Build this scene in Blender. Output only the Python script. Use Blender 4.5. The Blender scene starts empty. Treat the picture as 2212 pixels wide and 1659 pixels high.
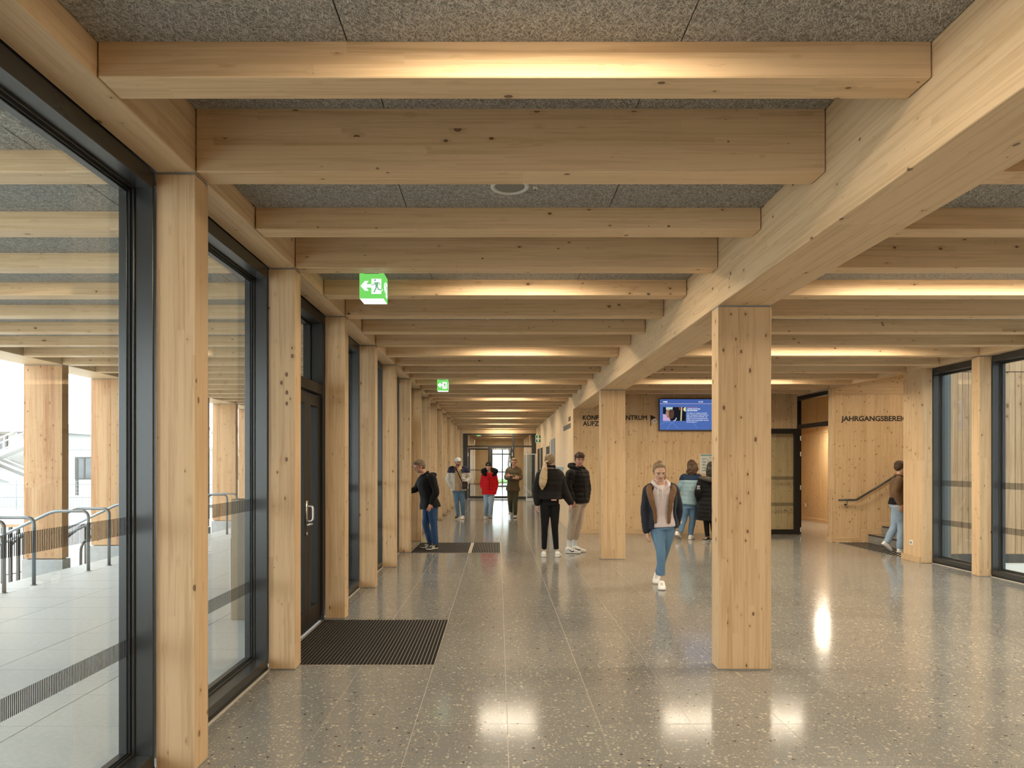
import bpy, bmesh, math, random
from mathutils import Vector, Matrix, noise
random.seed(7)
sc = bpy.context.scene
C = sc.collection
PI = math.pi
# ------------------------------------------------------------------ camera, sky, exposure
F, CX, HY, CAM = 1475.0, 1076.0, 1000.0, 1.6      # focal length in pixels of the 2212 wide frame, vanishing point, eye height
cd = bpy.data.cameras.new('camera')
cd.sensor_width = 36.0
cd.lens = 36.0 * F / 2212
cd.shift_x = (1106 - CX) / 2212
cd.shift_y = (HY - 829.5) / 2212
cd.clip_end = 400
cam = bpy.data.objects.new('camera', cd)
cam.location = (0, 0, CAM)
cam.rotation_euler = (PI / 2, 0, 0)
C.objects.link(cam)
sc.camera = cam
w = bpy.data.worlds.new('overcast')
w.use_nodes = True
sc.world = w
bg = w.node_tree.nodes['Background']
bg.inputs[0].default_value = (0.90, 0.96, 1.0, 1)
bg.inputs[1].default_value = 6.3
sc.view_settings.view_transform = 'Standard'
sc.view_settings.look = 'None'
sc.view_settings.exposure = 0.0
sc.view_settings.gamma = 1.0
sc.view_settings.use_curve_mapping = False
sc.cycles.max_bounces = 8
sc.cycles.glossy_bounces = 3
sc.cycles.caustics_reflective = False
LAMP_L = 108.0
WARM = (1.0, 0.86, 0.65)

def P(px, py, Y):
    return Vector(((px - CX) / F * Y, Y, CAM - (py - HY) / F * Y))

# ------------------------------------------------------------------ materials
class NT:
    def __init__(s, name):
        s.m = bpy.data.materials.new(name)
        s.m.use_nodes = True
        s.t = s.m.node_tree
        s.t.nodes.clear()
        s.out = s.n('ShaderNodeOutputMaterial')
    def n(s, typ, **kw):
        x = s.t.nodes.new(typ)
        for k, v in kw.items():
            setattr(x, k, v)
        return x
    def put(s, sock, v):
        if isinstance(v, bpy.types.NodeSocket):
            s.t.links.new(v, sock)
        elif isinstance(v, (tuple, list)) and len(v) == 3 and sock.type == 'RGBA':
            sock.default_value = (*v, 1)
        else:
            sock.default_value = v
    def math(s, op, a, b=0.0, c=None, clamp=False):
        x = s.n('ShaderNodeMath', operation=op, use_clamp=clamp)
        s.put(x.inputs[0], a); s.put(x.inputs[1], b)
        if c is not None: s.put(x.inputs[2], c)
        return x.outputs[0]
    def vmath(s, op, a, b):
        x = s.n('ShaderNodeVectorMath', operation=op)
        s.put(x.inputs[0], a); s.put(x.inputs[1], b)
        return x.outputs[0]
    def mix(s, f, a, b, mode='MIX'):
        x = s.n('ShaderNodeMix', data_type='RGBA', blend_type=mode)
        s.put(x.inputs[0], f); s.put(x.inputs[6], a); s.put(x.inputs[7], b)
        return x.outputs[2]
    def comb(s, a, b, c):
        x = s.n('ShaderNodeCombineXYZ')
        s.put(x.inputs[0], a); s.put(x.inputs[1], b); s.put(x.inputs[2], c)
        return x.outputs[0]
    def sep(s, v):
        x = s.n('ShaderNodeSeparateXYZ'); s.put(x.inputs[0], v)
        return x.outputs
    def ramp(s, f, a, b):          # smoothstep a..b
        x = s.n('ShaderNodeMapRange', interpolation_type='SMOOTHSTEP')
        s.put(x.inputs[0], f); s.put(x.inputs[1], a); s.put(x.inputs[2], b)
        return x.outputs[0]
    def noise(s, v, scale, detail=2.0, rough=0.5, dist=0.0):
        x = s.n('ShaderNodeTexNoise')
        s.put(x.inputs['Vector'], v)
        x.inputs['Scale'].default_value = scale
        x.inputs['Detail'].default_value = detail
        x.inputs['Roughness'].default_value = rough
        x.inputs['Distortion'].default_value = dist
        return x.outputs[0]
    def voro(s, v, scale, feature='F1', rnd=1.0):
        x = s.n('ShaderNodeTexVoronoi', feature=feature)
        s.put(x.inputs['Vector'], v)
        x.inputs['Scale'].default_value = scale
        x.inputs['Randomness'].default_value = rnd
        return x
    def obj(s):
        return s.n('ShaderNodeTexCoord').outputs['Object']
    def rand(s):
        return s.n('ShaderNodeObjectInfo').outputs['Random']
    def bump(s, h, dist, strength=1.0):
        x = s.n('ShaderNodeBump')
        s.put(x.inputs['Height'], h)
        x.inputs['Distance'].default_value = dist
        x.inputs['Strength'].default_value = strength
        return x.outputs[0]
    def bsdf(s, color, rough=0.5, metal=0.0, normal=None, spec=0.5, sheen=0.0):
        x = s.n('ShaderNodeBsdfPrincipled')
        s.put(x.inputs['Base Color'], color)
        s.put(x.inputs['Roughness'], rough)
        x.inputs['Metallic'].default_value = metal
        x.inputs['Specular IOR Level'].default_value = spec
        if sheen: x.inputs['Sheen Weight'].default_value = sheen
        if normal is not None: s.put(x.inputs['Normal'], normal)
        s.t.links.new(x.outputs[0], s.out.inputs[0])
        return s.m

def wood(name, grain, lam='z', lamw=0.04, light=(0.61, 0.43, 0.255), dark=(0.43, 0.275, 0.145), knots=7.0, kthr=0.5, krad=0.16, tone=0.55, rough=0.5, seg=2.6):
    """spruce: grain = axis of the fibres, lam = axis across which the lamellas are stacked"""
    s = NT(name)
    o = s.sep(s.obj())
    r = s.rand()
    ax = {'x': 0, 'y': 1, 'z': 2}
    g = s.math('ADD', o[ax[grain]], s.math('MULTIPLY', r, 37.0))
    cr = [a for a in 'xyz' if a != grain]
    if lam == 'xy': l = s.math('ADD', o[0], o[1])
    else: l = o[ax[lam]]
    idx = s.math('FLOOR', s.math('DIVIDE', s.math('ADD', l, s.math('MULTIPLY', r, 9.0)), lamw))
    wn = s.n('ShaderNodeTexWhiteNoise', noise_dimensions='2D')
    s.put(wn.inputs['Vector'], s.comb(idx, r, 0.0))
    off = wn.outputs['Value']
    sg = s.math('FLOOR', s.math('DIVIDE', s.math('ADD', g, s.math('MULTIPLY', off, 9.0)), seg))
    wn2 = s.n('ShaderNodeTexWhiteNoise', noise_dimensions='3D')
    s.put(wn2.inputs['Vector'], s.comb(idx, sg, r))
    t = wn2.outputs['Value']
    sh = s.math('MULTIPLY', t, 5.0)
    u = s.math('ADD', o[ax[cr[0]]], sh)
    v = s.math('ADD', o[ax[cr[1]]], s.math('MULTIPLY', r, 11.0))
    # knots
    kv = s.voro(s.comb(u, v, s.math('MULTIPLY', g, 0.62)), knots)
    cs = s.sep(kv.outputs['Color'])
    rad = s.math('MULTIPLY', s.math('SUBTRACT', cs[0], kthr, clamp=True), krad / (1 - kthr))
    d = kv.outputs['Distance']
    rd = s.math('MULTIPLY', rad, 0.75)
    kn = s.math('SUBTRACT', 1.0, s.ramp(d, rd, s.math('ADD', rad, 0.004)))
    has = s.math('GREATER_THAN', rad, 0.004)
    kn = s.math('MULTIPLY', kn, has)
    halo = s.math('MULTIPLY', s.math('SUBTRACT', 1.0, s.ramp(d, rad, s.math('ADD', s.math('MULTIPLY', rad, 3.0), 0.02))), has)
    # grain, bent a little round the knots
    gu = s.math('ADD', u, s.math('MULTIPLY', halo, 0.012))
    gv = s.comb(s.math('MULTIPLY', gu, 1.0), v, s.math('MULTIPLY', g, 0.03))
    n1 = s.noise(gv, 42.0, 3.0, 0.6, 0.6)
    n2 = s.noise(s.comb(gu, v, s.math('MULTIPLY', g, 0.012)), 170.0, 2.0, 0.6)
    n3 = s.noise(s.comb(u, v, s.math('MULTIPLY', g, 0.35)), 3.0, 2.0)
    f = s.math('MULTIPLY', s.ramp(n1, 0.45, 0.62), 0.50)
    fr = s.math('FRACT', s.math('DIVIDE', s.math('ADD', l, s.math('MULTIPLY', r, 9.0)), lamw))
    ed = s.math('GREATER_THAN', s.math('ABSOLUTE', s.math('SUBTRACT', fr, 0.5)), 0.5 - 0.0011 / lamw)
    f = s.math('ADD', f, s.math('MULTIPLY', ed, 0.18))
    f = s.math('ADD', f, s.math('MULTIPLY', s.math('SUBTRACT', n2, 0.5), 0.30))
    f = s.math('ADD', f, s.math('MULTIPLY', s.math('SUBTRACT', t, 0.5), tone))
    f = s.math('ADD', f, s.math('MULTIPLY', s.math('SUBTRACT', n3, 0.5), 0.5))
    f = s.math('ADD', f, 0.04)
    f = s.math('ADD', f, s.math('MULTIPLY', halo, 0.28), clamp=True)
    col = s.mix(f, light, dark)
    kcol = s.mix(s.ramp(d, 0.0, rad), (0.20, 0.105, 0.05), (0.085, 0.042, 0.02))
    col = s.mix(s.math('MULTIPLY', kn, 0.9), col, kcol)
    nb = s.bump(n2, 0.0008, 0.35)
    return s.bsdf(col, rough, normal=nb, spec=0.3)

M = {}
JL, JD = (0.69, 0.50, 0.305), (0.51, 0.34, 0.185)
M['joist'] = wood('spruce_glulam_joist', 'x', 'z', 0.045, light=JL, dark=JD, knots=11.0, kthr=0.12, krad=0.15)
M['beam'] = wood('spruce_glulam_beam', 'y', 'z', 0.045, light=JL, dark=JD, knots=11.0, kthr=0.12, krad=0.15, tone=0.4)
M['column'] = wood('spruce_glulam_column', 'z', 'x', 0.042, light=(0.63, 0.445, 0.262), dark=(0.45, 0.29, 0.152), knots=13.0, kthr=0.08, krad=0.17, tone=0.5)
M['clt'] = wood('spruce_wall_panel', 'z', 'xy', 0.16, light=(0.63, 0.45, 0.262), dark=(0.47, 0.31, 0.16), knots=18.0, kthr=0.12, krad=0.22, tone=0.4, seg=9.0)
M['clth'] = wood('spruce_panel_cross', 'x', 'z', 0.16, light=(0.63, 0.45, 0.262), dark=(0.47, 0.31, 0.16), knots=18.0, kthr=0.12, krad=0.22, tone=0.4, seg=9.0)
M['larch'] = wood('larch_column', 'z', 'x', 0.09, light=(0.50, 0.305, 0.155), dark=(0.34, 0.150, 0.060), knots=16.0, kthr=0.1, krad=0.18, tone=0.75, seg=4.0)
M['board'] = wood('larch_board', 'z', 'y', 3.0, light=(0.46, 0.31, 0.18), dark=(0.29, 0.17, 0.088), knots=7.0, kthr=0.4, krad=0.17, tone=0.6, seg=30.0)
M['trimwood'] = wood('spruce_skirting', 'x', 'z', 2.0, light=(0.62, 0.44, 0.26), dark=(0.46, 0.30, 0.16), knots=5.0, kthr=0.8, krad=0.1)

def terrazzo(name, base=(0.230, 0.226, 0.213), rough=0.125):
    s = NT(name)
    r = s.rand()
    v = s.vmath('ADD', s.obj(), s.comb(s.math('MULTIPLY', r, 31.0), s.math('MULTIPLY', r, 17.0), 0.0))
    col = base
    n = s.noise(v, 220.0, 3.0, 0.7)
    col = s.mix(s.ramp(n, 0.3, 0.75), (base[0] * 0.72, base[1] * 0.72, base[2] * 0.70), (base[0] * 1.25, base[1] * 1.25, base[2] * 1.25))
    for sc_, thr, ra, c0, c1 in ((150.0, 0.35, 0.45, (0.46, 0.42, 0.36), (0.16, 0.135, 0.11)),
                                 (62.0, 0.28, 0.47, (0.47, 0.43, 0.365), (0.32, 0.28, 0.21)),
                                 (40.0, 0.62, 0.46, (0.52, 0.475, 0.40), (0.36, 0.33, 0.22)),
                                 (38.0, 0.92, 0.40, (0.045, 0.040, 0.036), (0.10, 0.085, 0.07))):
        vn = s.voro(s.vmath('ADD', v, (sc_, sc_ * 0.7, 0.03)), sc_)
        cc = s.sep(vn.outputs['Color'])
        rad = s.math('MULTIPLY', s.math('GREATER_THAN', cc[0], thr), s.math('MULTIPLY', cc[1], ra))
        dd = s.math('ADD', vn.outputs['Distance'], s.math('MULTIPLY', s.math('SUBTRACT', s.noise(v, sc_ * 2.2, 2.0), 0.5), 0.75))
        msk = s.math('LESS_THAN', dd, rad)
        col = s.mix(msk, col, s.mix(cc[2], c0, c1))
    tone = s.math('ADD', 0.94, s.math('MULTIPLY', r, 0.12))
    col = s.mix(1.0, col, s.comb(tone, tone, tone), 'MULTIPLY')
    ro = s.math('ADD', rough, s.math('MULTIPLY', s.math('SUBTRACT', s.noise(v, 2.0, 2.0), 0.5), 0.06))
    return s.bsdf(col, ro, spec=0.6)
M['terrazzo'] = terrazzo('polished_terrazzo')

def plain(name, col, rough=0.5, metal=0.0, nscale=0.0, namt=0.12, bump=0.0, spec=0.5, sheen=0.0):
    s = NT(name)
    c = col; nb = None
    if nscale:
        n = s.noise(s.obj(), nscale, 3.0, 0.6)
        c = s.mix(n, tuple(x * (1 - namt) for x in col), tuple(min(1, x * (1 + namt)) for x in col))
        if bump: nb = s.bump(n, bump)
    return s.bsdf(c, rough, metal, nb, spec, sheen)

def glow(name, col, strength):
    s = NT(name)
    e = s.n('ShaderNodeEmission')
    s.put(e.inputs[0], col); e.inputs[1].default_value = strength
    s.t.links.new(e.outputs[0], s.out.inputs[0])
    return s.m

def fibre_panel():
    s = NT('wood_wool_panel')
    r = s.rand()
    v = s.vmath('ADD', s.obj(), s.comb(s.math('MULTIPLY', r, 13.0), s.math('MULTIPLY', r, 7.0), 0.0))
    h = None
    for k, (a, sc_) in enumerate(((0.3, 190.0), (1.3, 215.0), (2.3, 200.0), (-0.5, 185.0))):
        x = s.sep(s.vmath('ADD', v, (k * 3.1, k * 1.7, 0)))
        ca, sa = math.cos(a), math.sin(a)
        u = s.math('ADD', s.math('MULTIPLY', x[0], ca), s.math('MULTIPLY', x[1], sa))
        w_ = s.math('SUBTRACT', s.math('MULTIPLY', x[1], ca), s.math('MULTIPLY', x[0], sa))
        n = s.noise(s.comb(u, s.math('MULTIPLY', w_, 0.14), 0.0), sc_ * 1.3, 1.0, 0.5, 1.2)
        n = s.ramp(n, 0.50, 0.64)
        h = n if h is None else s.math('MAXIMUM', h, s.math('MULTIPLY', n, 0.9))
    col = s.mix(h, (0.18, 0.170, 0.150), (0.58, 0.555, 0.505))
    return s.bsdf(col, 0.95, normal=s.bump(h, 0.004), spec=0.1)
M['panel'] = fibre_panel()
M['gap'] = plain('dark_gap', (0.012, 0.012, 0.012), 0.9)
M['steelgap'] = plain('grey_bearing_pad', (0.22, 0.23, 0.22), 0.6)
M['frame'] = plain('anthracite_powder_coat', (0.062, 0.063, 0.062), 0.26, 0.45, nscale=300, namt=0.1, spec=0.5)
M['frame_dark'] = plain('bronze_black_frame', (0.016, 0.014, 0.012), 0.45, nscale=300, namt=0.1, spec=0.3)
M['rubber'] = plain('black_gasket', (0.008, 0.008, 0.008), 0.5)
M['steel'] = plain('brushed_steel', (0.60, 0.58, 0.55), 0.28, 1.0, nscale=120, namt=0.06)
M['galv'] = plain('galvanised_tube', (0.24, 0.26, 0.27), 0.4, 0.6, nscale=90, namt=0.1)
M['grout'] = plain('pale_grout', (0.52, 0.47, 0.40), 0.6, nscale=60, namt=0.08)
M['alu'] = plain('mat_aluminium', (0.46, 0.40, 0.32), 0.5, 0.3, nscale=80)
M['carpet'] = plain('mat_carpet_strip', (0.022, 0.021, 0.020), 0.95, nscale=700, namt=0.6, bump=0.002, spec=0.1)
M['black'] = plain('black_lettering', (0.012, 0.011, 0.010), 0.5, nscale=50)
M['white'] = plain('white_plastic', (0.75, 0.74, 0.70), 0.4, nscale=40, namt=0.04)
M['whitemetal'] = plain('white_metal', (0.70, 0.69, 0.65), 0.35, nscale=40, namt=0.04)
M['greyplate'] = plain('speaker_grille_grey', (0.20, 0.195, 0.175), 0.6, nscale=900, namt=0.2)
M['chrome'] = plain('chrome', (0.75, 0.75, 0.75), 0.15, 1.0, nscale=30, namt=0.03)
M['deck'] = plain('pale_concrete_slab', (0.56, 0.57, 0.56), 0.6, nscale=28, namt=0.16, bump=0.0015)
M['deckgap'] = plain('dark_slab_joint', (0.10, 0.10, 0.10), 0.9, nscale=30)
M['concrete'] = plain('grey_concrete', (0.36, 0.36, 0.35), 0.75, nscale=9, namt=0.22, bump=0.002)
M['yard'] = plain('pale_yard_paving', (0.62, 0.62, 0.60), 0.85, nscale=1.2, namt=0.12)
M['facade'] = plain('pale_render', (0.50, 0.51, 0.51), 0.8, nscale=3, namt=0.08)
M['winglass'] = plain('distant_window', (0.10, 0.11, 0.12), 0.1, nscale=2, namt=0.3)
M['bark'] = plain('bark', (0.12, 0.10, 0.085), 0.9, nscale=30, namt=0.3)
M['grass'] = plain('mown_grass', (0.10, 0.17, 0.045), 0.9, nscale=40, namt=0.4, bump=0.01)
M['diffuser'] = glow('lamp_diffuser', WARM, LAMP_L)
M['housing'] = plain('lamp_housing', (0.60, 0.59, 0.56), 0.5, nscale=20, namt=0.04)

def glass(name, tint=(0.93, 0.96, 0.95)):
    s = NT(name)
    fr = s.n('ShaderNodeFresnel')
    bk = s.n('ShaderNodeNewGeometry').outputs['Backfacing']
    s.put(fr.inputs[0], s.math('ADD', 1.45, s.math('MULTIPLY', bk, 1 / 1.45 - 1.45)))
    tr = s.n('ShaderNodeBsdfTransparent'); s.put(tr.inputs[0], tint)
    gl = s.n('ShaderNodeBsdfGlossy'); gl.inputs['Roughness'].default_value = 0.0
    gl.inputs[0].default_value = (0.95, 0.97, 1.0, 1)
    mx = s.n('ShaderNodeMixShader')
    s.t.links.new(fr.outputs[0], mx.inputs[0])
    s.t.links.new(tr.outputs[0], mx.inputs[1]); s.t.links.new(gl.outputs[0], mx.inputs[2])
    s.t.links.new(mx.outputs[0], s.out.inputs[0])
    return s.m
M['glass'] = glass('window_glass')

# ------------------------------------------------------------------ mesh helpers
def box(bm, x0, x1, y0, y1, z0, z1, bev=0.0):
    vs = [bm.verts.new(p) for p in ((x0, y0, z0), (x1, y0, z0), (x1, y1, z0), (x0, y1, z0), (x0, y0, z1), (x1, y0, z1), (x1, y1, z1), (x0, y1, z1))]
    fs = [bm.faces.new([vs[i] for i in q]) for q in ((3, 2, 1, 0), (4, 5, 6, 7), (0, 1, 5, 4), (1, 2, 6, 5), (2, 3, 7, 6), (3, 0, 4, 7))]
    if bev:
        es = {e for f in fs for e in f.edges}
        bmesh.ops.bevel(bm, geom=list(es), offset=bev, segments=1, affect='EDGES', profile=0.5)

def tube(bm, pts, r, n=10, cap=True):
    pts = [Vector(p) for p in pts]
    rs = r if isinstance(r, (list, tuple)) else [r] * len(pts)
    rings = []
    prev = None
    for i, p in enumerate(pts):
        d = ((pts[min(i + 1, len(pts) - 1)] - p).normalized() + (p - pts[max(i - 1, 0)]).normalized()).normalized()
        if prev is None:
            a = d.orthogonal().normalized()
        else:
            a = (prev - d * prev.dot(d)).normalized()
        prev = a
        b = d.cross(a)
        rings.append([bm.verts.new(p + (a * math.cos(2 * PI * k / n) + b * math.sin(2 * PI * k / n)) * rs[i]) for k in range(n)])
    for A, B in zip(rings, rings[1:]):
        for k in range(n):
            bm.faces.new((A[k], A[(k + 1) % n], B[(k + 1) % n], B[k]))
    if cap:
        bm.faces.new(rings[0][::-1]); bm.faces.new(rings[-1])

def bend(pts, r=0.08, n=5):
    """round the inner corners of a polyline"""
    pts = [Vector(p) for p in pts]
    out = [pts[0]]
    for a, p, b in zip(pts, pts[1:], pts[2:]):
        u, v = (a - p), (b - p)
        rr = min(r, u.length * 0.45, v.length * 0.45)
        p0, p1 = p + u.normalized() * rr, p + v.normalized() * rr
        for k in range(n + 1):
            t = k / n
            out.append(p0 * (1 - t) ** 2 + p * 2 * t * (1 - t) + p1 * t * t)
    out.append(pts[-1])
    return out

def disc(bm, c, r, h, n=24, axis='z'):
    a = {'z': Vector((0, 0, 1)), 'y': Vector((0, 1, 0)), 'x': Vector((1, 0, 0))}[axis]
    c = Vector(c)
    tube(bm, [c, c + a * h], r, n)

def mesh(bm, name, mats, smooth=False):
    bmesh.ops.recalc_face_normals(bm, faces=bm.faces)
    me = bpy.data.meshes.new(name)
    bm.to_mesh(me); bm.free()
    for m in (mats if isinstance(mats, (list, tuple)) else [mats]):
        me.materials.append(m)
    if smooth:
        me.polygons.foreach_set('use_smooth', [True] * len(me.polygons))
    return me

def link(name, me, parent=None, loc=(0, 0, 0), rz=0.0):
    o = bpy.data.objects.new(name, me)
    o.location = loc
    if rz: o.rotation_euler = (0, 0, rz)
    C.objects.link(o)
    if parent is not None: o.parent = parent
    return o

def obj(name, bm, mat, parent=None, loc=(0, 0, 0), smooth=False):
    return link(name, mesh(bm, name, mat, smooth), parent, loc)

def bx(name, mat, x0, x1, y0, y1, z0, z1, parent=None, bev=0.0):
    """a box with its origin at the centre of its base"""
    cx, cy = (x0 + x1) / 2, (y0 + y1) / 2
    bm = bmesh.new()
    box(bm, x0 - cx, x1 - cx, y0 - cy, y1 - cy, 0, z1 - z0, bev)
    pl = parent.location if parent is not None else Vector((0, 0, 0))
    return obj(name, bm, mat, parent, (cx - pl[0], cy - pl[1], z0 - pl[2]))

def tag(o, label, cat, group=None):
    o['label'] = label; o['category'] = cat; o['kind'] = 'thing'
    if group: o['group'] = group
    return o

def struct(o, label=None):
    o['kind'] = 'structure'
    if label: o['label'] = label
    return o

def empty(name, loc=(0, 0, 0), rz=0.0):
    o = bpy.data.objects.new(name, None)
    o.location = loc
    if rz: o.rotation_euler = (0, 0, rz)
    o.empty_display_size = 0.1
    C.objects.link(o)
    return o

def thing(name, label, cat, loc=(0, 0, 0), group=None, rz=0.0):
    return tag(empty(name, loc, rz), label, cat, group)

ORD = ['zeroth', 'first', 'second', 'third', 'fourth', 'fifth', 'sixth', 'seventh', 'eighth', 'ninth', 'tenth', 'eleventh', 'twelfth', 'thirteenth', 'fourteenth',
       'fifteenth', 'sixteenth', 'seventeenth', 'eighteenth', 'nineteenth', 'twentieth'] + ['twenty-' + x for x in ('first', 'second', 'third', 'fourth', 'fifth', 'sixth', 'seventh', 'eighth', 'ninth')] + \
      ['thirtieth'] + ['thirty-' + x for x in ('first', 'second', 'third', 'fourth', 'fifth', 'sixth', 'seventh', 'eighth', 'ninth')]

def wall_words(name, words, mat, loc, height, bold=0.0038):
    """one lettering object from runs of letters, each run given its start and width"""
    bm = bmesh.new()
    for s_, x0, wd in words:
        o = text_obj('tmp', s_, mat, (0, 0, 0), wd, None, 0.002, 0.0, height)
        me = o.data
        for v in me.vertices: v.co.x += x0
        for k, (sx, sy) in enumerate(((0, 0), (1, 0), (-1, 0), (0, 1), (0, -1), (0.7, 0.7), (-0.7, 0.7), (0.7, -0.7), (-0.7, -0.7))):   # heavier strokes
            m2 = me.copy()
            for v in m2.vertices: v.co += Vector((sx * bold, sy * bold, 0.00005 * k))
            bm.from_mesh(m2); bpy.data.meshes.remove(m2)
        bpy.data.objects.remove(o); bpy.data.meshes.remove(me)
    o = obj(name, bm, mat, None, loc)
    o.rotation_euler = (PI / 2, 0, 0)
    return o

def text_obj(name, s, mat, loc, width, parent=None, depth=0.002, bold=0.0, height=None, align_right=False, rot=(PI / 2, 0, 0)):
    cu = bpy.data.curves.new('lettering', 'FONT')
    cu.body = s
    cu.size = 1.0
    cu.offset = bold
    cu.extrude = 0.5
    cu.resolution_u = 3
    o = bpy.data.objects.new('lettering', cu)
    C.objects.link(o)
    dg = bpy.context.evaluated_depsgraph_get()
    me = bpy.data.meshes.new_from_object(o.evaluated_get(dg))
    bpy.data.objects.remove(o)
    xs = [v.co.x for v in me.vertices]; ys = [v.co.y for v in me.vertices]
    x0, x1, y0 = min(xs), max(xs), 0.0
    sx = width / (x1 - x0)
    sy = height / 0.73 if height else sx
    for v in me.vertices:
        v.co = Vector(((v.co.x - x0) * sx, v.co.y * sy, (v.co.z) * depth))
    me.materials.clear(); me.materials.append(mat)
    o = link(name, me, parent, loc)
    o.rotation_euler = rot
    return o

def YJ(j):
    return 5.275 + (j - 4) * (0.8645 if j >= 4 else 0.868)

# ------------------------------------------------------------------ setting: roof, floor, walls
ZB, ZL, ZH = 3.108, 3.247, 3.435      # joist underside, low and high ceiling bays
XL, XLO = -1.57, -1.773               # inner and outer face of the left columns
XB0, XB1, ZBB = 1.70, 2.11, 2.817     # central beam
XR, XRO = 6.765, 6.935                # right columns
TJ = 0.16
YEND, YFAR, YBACK, YW = 30.45, 46.0, -3.6, 15.45

bm = bmesh.new()
box(bm, -7.35, 7.10, YBACK, YFAR + 0.2, 3.47, 3.75)
box(bm, 7.10, 12.0, 10.97, YFAR + 0.2, 3.47, 3.75)
ceiling = struct(obj('ceiling', bm, M['gap']))

floor = empty('floor'); struct(floor)
bm = bmesh.new()
box(bm, -1.80, 7.15, YBACK, 10.9, -0.25, -0.0015)
box(bm, -1.80, 9.9, 10.9, YFAR, -0.25, -0.0015)
o = obj('screed', bm, M['grout'], floor)
DX, DY, GX = 0.5655, 0.5695, 0.0032
tcache = {}
def tile_mesh(wd, dp, mat, key, h=0.0015):
    k = (round(wd, 3), round(dp, 3), key)
    if k not in tcache:
        b = bmesh.new(); box(b, -wd / 2, wd / 2, -dp / 2, dp / 2, -h, 0)
        tcache[k] = mesh(b, 'tile', mat)
    return tcache[k]
cells = []
for i in range(-4, 16):
    for j in range(-13, 74):
        x0, x1 = 0.056 + i * DX, 0.056 + (i + 1) * DX
        y0, y1 = 3.616 + j * DY, 3.616 + (j + 1) * DY
        xmax = 6.95 if y0 < 11.3 else 7.43 if y0 < 13.7 else 8.62
        if y0 > 26: xmax = 1.8
        x0, x1 = max(x0, -1.79), min(x1, xmax)
        if x1 - x0 < 0.02: continue
        yc, xc = (y0 + y1) / 2, (x0 + x1) / 2
        px = CX + F * xc / max(yc, 0.1)
        py = HY + F * CAM / max(yc, 0.1)
        cells.append((yc if (yc > 3.2 and -300 < px < 2400) else yc + 1000 if yc > 3.2 else 3000 - yc, xc, yc, x1 - x0 - GX, y1 - y0 - GX))
cells.sort()
for c in cells[:300]:
    link('tile', tile_mesh(c[3], c[4], M['terrazzo'], 'f'), floor, (c[1], c[2], 0))
bm = bmesh.new()
for c in cells[300:]:
    box(bm, c[1] - c[3] / 2, c[1] + c[3] / 2, c[2] - c[4] / 2, c[2] + c[4] / 2, -0.0015, 0)
o = obj('far_tiles', bm, M['terrazzo'], floor); o['kind'] = 'stuff'

def wallbox(name, mat, *a):
    return struct(bx(name, mat, *a))
wall_front = wallbox('wall_front', M['clt'], XB0, XR, YW, YW + 0.15, 0, 3.46)
wall_corridor = wallbox('wall_right', M['clt'], XB0, XB0 + 0.15, YW + 0.15, YFAR, 0, 3.46)
wallbox('wall_back', M['clt'], -1.9, 7.1, YBACK - 0.15, YBACK, 0, 3.46)
wallbox('wall_stair', M['clt'], 6.792, 10.0, 13.75, 13.9, 0, 3.0)
wallbox('wall_stair_upper', M['clth'], 6.792, 10.0, 13.762, 13.9, 3.012, 3.46)
wallbox('trim_1', M['trimwood'], 6.792, 10.0, 13.738, 13.75, 2.985, 3.012)
wallbox('wall_stair_side', M['clt'], 7.14, 10.0, 11.25, 11.40, 0, 3.46)
wallbox('wall_stair_end', M['clt'], 10.0, 10.15, 11.0, 22.0, 0, 3.46)
wallbox('wall_passage', M['clt'], 8.60, 8.75, 13.9, 22.0, 0, 2.42)
wallbox('wall_passage_upper', M['clt'], 8.63, 8.75, 13.9, 22.0, 2.44, 3.46)
wallbox('wall_passage_end', M['clt'], XR, 8.6, 22.0, 22.15, 0, 3.46)
wallbox('wall_passage_side', M['clt'], XR, XR + 0.15, 15.62, 22.0, 0, 3.46)
wallbox('trim_2', M['trimwood'], 8.585, 8.60, 13.9, 22.0, 2.40, 2.44)
wallbox('wall_right_front', M['clt'], XRO + 0.003, XRO + 0.2, YBACK, 0.9, 0, 3.46)
# skirtings
def base(name, *a): return struct(bx(name, M['trimwood'], *a, None, 0.002))
base('baseboard_front', XB0, XR - 0.02, YW - 0.014, YW, 0, 0.10)
base('baseboard_right', XB0 - 0.014, XB0, YW - 0.014, YEND - 0.05, 0, 0.10)
base('baseboard_stair', 6.80, 7.31, 13.736, 13.75, 0, 0.10)
base('baseboard_passage', 8.586, 8.60, 13.9, 22.0, 0, 0.10)
base('baseboard_pier', XR - 0.03, XR, 10.92, 11.42, 0, 0.10)
base('baseboard_post', 6.70, 6.726, 13.73, 13.925, 0, 0.10)

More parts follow.
